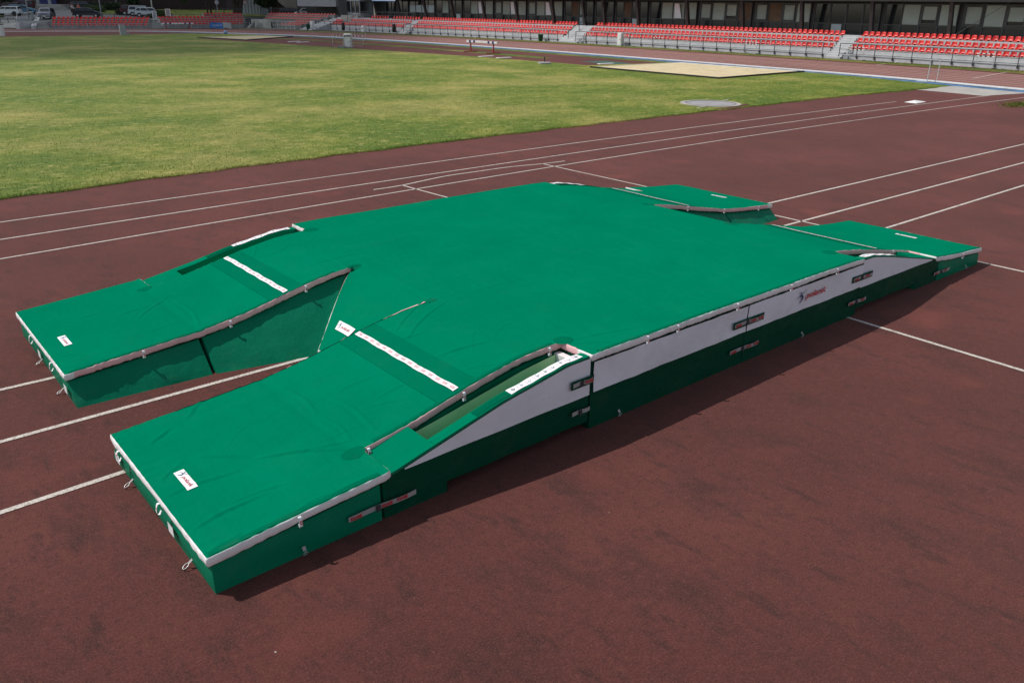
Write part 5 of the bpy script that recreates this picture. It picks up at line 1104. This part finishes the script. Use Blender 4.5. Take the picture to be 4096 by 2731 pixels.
# block on the foot of the left hurdle
mb = MB(); mb.box((0, 0, .10), (.55, .3, .2), bev=.02); o = mb.build('concrete_block', M['concrete2']); o.location = g3(1365, 193); o.rotation_euler = (0, 0, AV+.2); tag(o, 'grey concrete block lying under the hurdle left of the silver bin', 'block')
def barrier(label, pL, pR, h, m2, zb=0, feet=True):
    A, B = np.array(G(*pL)), np.array(G(*pR)); c0 = (A+B)/2; d = B-A; L = np.linalg.norm(d)*1.34; rz = math.atan2(d[1], d[0]); t = thing('steeplechase_barrier', label, 'barrier', (*c0, zb), rz, local=True); hx = np.linalg.norm(d)/2
    mb = MB(); mb.box((0, 0, h-.08), (L, .15, .17), bev=.012); bm_ = mb.build('beam', M['whitepaint'], t); 
    for x in (-.43, -.27, .27, .43): mb = MB(); mb.box((x*L*.87, 0, h-.08), (L*.062, .159, .179)); mb.build('blue_stripe', M['navy'], bm_)
    V, F = text_geo('POLANIK', .07, .2, 0, .9); V[:, 0] -= V[:, 0].mean(); pr = MB(); pr.add([(u, -.0765, h-.105+v) for u, v, _ in V], F); pr.build('printed_words', M['blue_print'], bm_)
    for sg in (-1, 1):
        mb = MB(); mb.bar((sg*hx, 0, .03), (sg*hx, 0, h*.62), .09); lg = mb.build('leg', M['redpaint'], t); mb = MB(); mb.bar((sg*hx, 0, h*.62), (sg*hx, 0, h-.13), .065); mb.build('slider', M['darkmetal'], lg)
        mb = MB(); mb.bar((sg*hx, -.75, .035), (sg*hx, .75, .035), .08, .07); mb.build('foot', M['redpaint'], t)
barrier('white and blue steeplechase barrier on red legs at the edge of the infield', (1883, 208.5), (1974, 215.5), .93, None); barrier('long white and navy steeplechase barrier in front of the middle far stand', (666, 117.5), (761, 117.2), .82, None)
def cabinet(name, label, cat, px, py, w, d, h, m, rz=0, lid=None, marks=True, lean=0):
    t = thing(name, label, cat, g3(px, py), rz, local=True); mb = MB(); mb.box((0, 0, h/2), (d, w, h), bev=.02, rx=0); mb.build('case', M[m], t)
    mb = MB(); mb.box((-d/2-.008, 0, h*.52), (.016, w*.8, h*.8), bev=.006); dr = mb.build('door', M['whitepaint' if m != 'greypaint' else 'silver'], t); mb = MB(); mb.box((-d/2-.03, -w*.22, h*.5), (.03, .03, .12)); mb.build('handle', M['darkmetal'], dr)
    if lid: mb = MB(); mb.box((0, 0, h+.04), (d+.1, w+.08, .09), bev=.02); mb.build('lid', M[lid], t)
    mb = MB(); mb.box((0, 0, .03), (d+.06, w+.06, .06)); mb.build('plinth', M['concrete2'], t); return t
cabinet('cabinet', 'white metal cabinet standing in front of the red seats, inside a hurdle', 'cabinet', 2514, 184, .55, .45, 1.25, 'whitepaint'); cabinet('cabinet', 'white upright cabinet beside the green bin at the far end', 'cabinet', 1251, 120.5, .5, .45, 1.2, 'whitepaint', .3)
cabinet('cabinet', 'short white box at the foot of the far seat block', 'cabinet', 1457, 129.5, .55, .5, .85, 'whitepaint'); cabinet('cabinet', 'white cabinet with dark lid cut by the left edge of the photo', 'cabinet', 2, 147, .75, .6, 1.2, 'whitepaint', YAW, 'darkmetal')
t = cabinet('litter_bin', 'worn silver litter bin with striped rim at the edge of the infield', 'litter bin', 1394, 192, .62, .6, 1.05, 'silver', YAW); mb = MB(); mb.lathe([(.34, 1.05), (.40, 1.09), (.40, 1.15), (.28, 1.2)], n=24); mb.build('rim', M['whitepaint'], t, smooth=True); 
for k in range(3): mb = MB(); mb.box((-.372, -.2+.2*k, 1.0), (.02, .1, .10), rx=.5); mb.build('black_stripe', M['black'], t)
mb = MB()
for sg in (-1, 1):
    for sx in (-1, 1): mb.bar((sx*.36, sg*.37, 0), (sx*.36, sg*.37, 1.04), .035)
mb.build('frame', M['silver'], t)
t = thing('sign_board', 'pale grey board leaning on a stand at the far edge of the grass', 'sign', g3(494, 141.5), YAW, local=True); mb = MB(); mb.box((0, 0, .58), (.06, .72, 1.12), bev=.01); mb.build('board', M['greypaint'], t); mb = MB(); mb.box((.3, -.25, .1), (.5, .7, .2), bev=.03); mb.build('foot', M['concrete2'], t); mb = MB(); mb.box((-.035, .33, .58), (.02, .08, 1.12)); mb.build('white_edge', M['whitepaint'], t)
def bag(label, px, py, h):
    t = thing('waste_bag', label, 'waste bag', g3(px, py), group='waste bags hung on the stand railings', local=True); mb = MB(); pr = [(.02, .12), (.17, .13), (.23, .3), (.25, .6), (.22, .9), (.19, 1.1), (.2, 1.18)]; l = MB().lathe(pr, n=18)
    mb.add([(x*(1+.12*math.sin(7*math.atan2(y, x)+z*9)), y*(1+.12*math.sin(5*math.atan2(y, x)+z*6)), z*h/1.18) for x, y, z in l.v], l.f); mb.build('bag', M['black'], t, smooth=True); mb = MB(); mb.lathe([(.21, h-.03), (.21, h+.02), (.19, h+.02)], n=18); mb.build('holder_ring', M['darkmetal'], t)
bag('black waste bag hanging on the rail left of the pale box', 1374, 126.5, 1.12); bag('black waste bag hanging on the rail right of the pale box', 1587, 134.5, 1.12); bag('black waste bag beside the stained retaining wall', 1092, 116.5, .98)
def gbin(label, px, py, s=1):
    t = thing('green_bin', label, 'bin', g3(px, py), group='green litter bins', local=True); mb = MB(); mb.lathe([(.2*s, 0), (.22*s, .02), (.29*s, .66*s), (.31*s, .68*s), (.31*s, .72*s), (.27*s, .72*s), (.25*s, .6*s)], n=20); mb.build('tub', M['green_plastic'], t, ang=40); mb = MB(); mb.lathe([(.26*s, .64*s), (.255*s, .66*s)], n=20); mb.build('liner', M['black'], t)
gbin('dark green bin by the white cabinet at the far end of the stand', 1234, 121, 1.05); gbin('dark green bin beside the stairs in front of the red seats', 2199, 165.5)
t = thing('marker_post', 'concrete disc with a short dark post at the corner of the grass', 'marker', g3(2178, 257), local=True); mb = MB(); mb.lathe([(.46, 0), (.46, .10), (.42, .13), (.06, .14)], n=24); mb.build('disc', M['concrete2'], t, ang=40); mb = MB(); mb.tube([(0, 0, .1), (.0, 0, .48)], .045, 8); mb.build('post', M['darkmetal'], t)
bm = bmesh.new(); bmesh.ops.create_uvsphere(bm, u_segments=20, v_segments=12, radius=.22); mb = MB(); mb.bm(bm, Matrix.Translation((0, 0, .2)) @ Matrix.Diagonal((1.15, 1, .92, 1))); o = mb.build('ball', mat('pale_blue_plastic', (.20, .38, .62), .4, .1), smooth=True); o.location = g3(903, 137.5); tag(o, 'pale blue ball lying by the inner kerb at the bend', 'ball')
# banner on the railing
A, B = np.array(G(843, 116.4)), np.array(G(927, 115.2)); A = A-HEAD*.1; B = B-HEAD*.1; t = thing('banner', 'blue and white cloth banner hung on the railing of the middle far stand', 'banner', (*A, 0))
def BP(u, z): p = A+(B-A)*u; return (p[0]-HEAD[0]*.05*math.sin(u*17+z*4), p[1]-HEAD[1]*.05*math.sin(u*17+z*4), z)
for nm, u0, u1, m in (('blue_cloth', 0, .6, 'bluepaint'), ('white_cloth', .603, 1, 'whitecloth')):
    mb = MB(); grid_face(mb, lambda a, b: BP(u0+(u1-u0)*a, .06+.06*math.sin(a*5)+(.80-.05*math.sin(a*PI))*b), 16, 8); mb.build(nm, M[m], t, smooth=True)
V, F = text_geo('Carlskrus', .42, .3); u0, u1 = V[:, 0].min(), V[:, 0].max(); pr = MB(); pr.add([(lambda q: (q[0]-HEAD[0]*.03, q[1]-HEAD[1]*.03, q[2]))(BP(.12+.44*(u-u0)/(u1-u0), .36+v)) for u, v, _ in V], F); pr.build('script_lettering', M['label'], t)
# ------------------------------------------------------------------ cloud that shades the far end of the ground
SUN = np.array([-.44, .60, 1.0]); SUN /= np.linalg.norm(SUN)
m, nt, bs = nodes_of('thin_cloud'); tr = N(nt, 'ShaderNodeBsdfTransparent'); df = N(nt, 'ShaderNodeBsdfDiffuse'); df.inputs[0].default_value = (.9, .9, .92, 1); ms = N(nt, 'ShaderNodeMixShader'); ms.inputs[0].default_value = .24
nt.links.new(tr.outputs[0], ms.inputs[1]); nt.links.new(df.outputs[0], ms.inputs[2]); nt.links.new(ms.outputs[0], nt.nodes['Material Output'].inputs['Surface'])
front = catmull([(-150, 84), (-60, 76), (-20, 71), (4, 70), (14, 66), (24, 62), (33, 65), (40, 62.5), (46, 66), (50, 74), (57, 83), (66, 96), (82, 118), (110, 170)], 8)
front = [(x+1.1*math.sin(x*.7)+.8*math.sin(x*1.9), y+1.6*math.sin(x*.45+1)+1.0*math.sin(x*1.3)) for x, y in front]
outl = np.array(front+[(130, 300), (60, 360), (-80, 360), (-190, 280)]); cc = np.array([10, 190.0]); HC = 900.0; mb = MB()
for sh in (0, 2.5, 6.0):                             # three nested shells: the cloud thins towards its rim
    dirs = (cc-outl)/np.linalg.norm(cc-outl, axis=1)[:, None]; o0 = outl+dirs*sh; n = len(o0); V = []
    for f, z in ((1, 0), (.97, 9-sh), (.8, 16-sh), (.4, 18-sh)): V += [(*(cc+(p-cc)*f), z+2*math.sin(p[0]*.2)*(f < 1)) for p in o0]
    for f, z in ((.97, -5+sh*.5), (.6, -7+sh*.5)): V += [(*(cc+(p-cc)*f), z) for p in o0]
    F = [(a*n+i, a*n+(i+1) % n, b*n+(i+1) % n, b*n+i) for a, b in ((0, 1), (1, 2), (2, 3), (4, 0), (5, 4)) for i in range(n)]+[tuple(3*n+i for i in range(n)), tuple(5*n+i for i in range(n))[::-1]]
    mb.add(V, F)
o = mb.build('cloud', m, smooth=False); o.location = Vector(SUN*(HC/SUN[2])); tag(o, 'thin cloud high above the far end of the ground', 'cloud', kind='structure')
# ------------------------------------------------------------------ light, sky, camera
sc = bpy.context.scene
w = bpy.data.worlds.new('World'); sc.world = w; w.use_nodes = True; nt = w.node_tree; bg = nt.nodes['Background']; sky = nt.nodes.new('ShaderNodeTexSky'); sky.sky_type = 'NISHITA'; sky.sun_disc = False
sky.sun_elevation = math.asin(SUN[2]); sky.sun_rotation = math.atan2(SUN[0], SUN[1]); sky.air_density = 1.0; sky.dust_density = .6; sky.ozone_density = 1.2; hs = nt.nodes.new('ShaderNodeHueSaturation'); hs.inputs['Saturation'].default_value = .5; nt.links.new(sky.outputs[0], hs.inputs['Color']); nt.links.new(hs.outputs[0], bg.inputs[0]); bg.inputs[1].default_value = .115
L = bpy.data.lights.new('sun', 'SUN'); L.energy = 3.9; L.angle = math.radians(.53); L.color = (1, .955, .89); lo = bpy.data.objects.new('sun', L); C.objects.link(lo); lo.rotation_euler = Vector(SUN).to_track_quat('Z', 'Y').to_euler(); lo.location = (0, 0, 60)
cam = bpy.data.cameras.new('camera'); co_ = bpy.data.objects.new('camera', cam); C.objects.link(co_); sc.camera = co_; cam.sensor_width = 36; cam.lens = FOC/PW*36; cam.clip_end = 4000; cam.clip_start = .1
R = Matrix(((_r[0], _u[0], -_f[0]), (_r[1], _u[1], -_f[1]), (_r[2], _u[2], -_f[2]))); co_.matrix_world = Matrix.Translation((0, 0, CAMZ)) @ R.to_4x4()
sc.view_settings.view_transform = 'Standard'; sc.view_settings.look = 'None'; sc.view_settings.gamma = 1; sc.view_settings.exposure = 0
sc.cycles.max_bounces = 6; sc.cycles.diffuse_bounces = 3; sc.cycles.transparent_max_bounces = 12
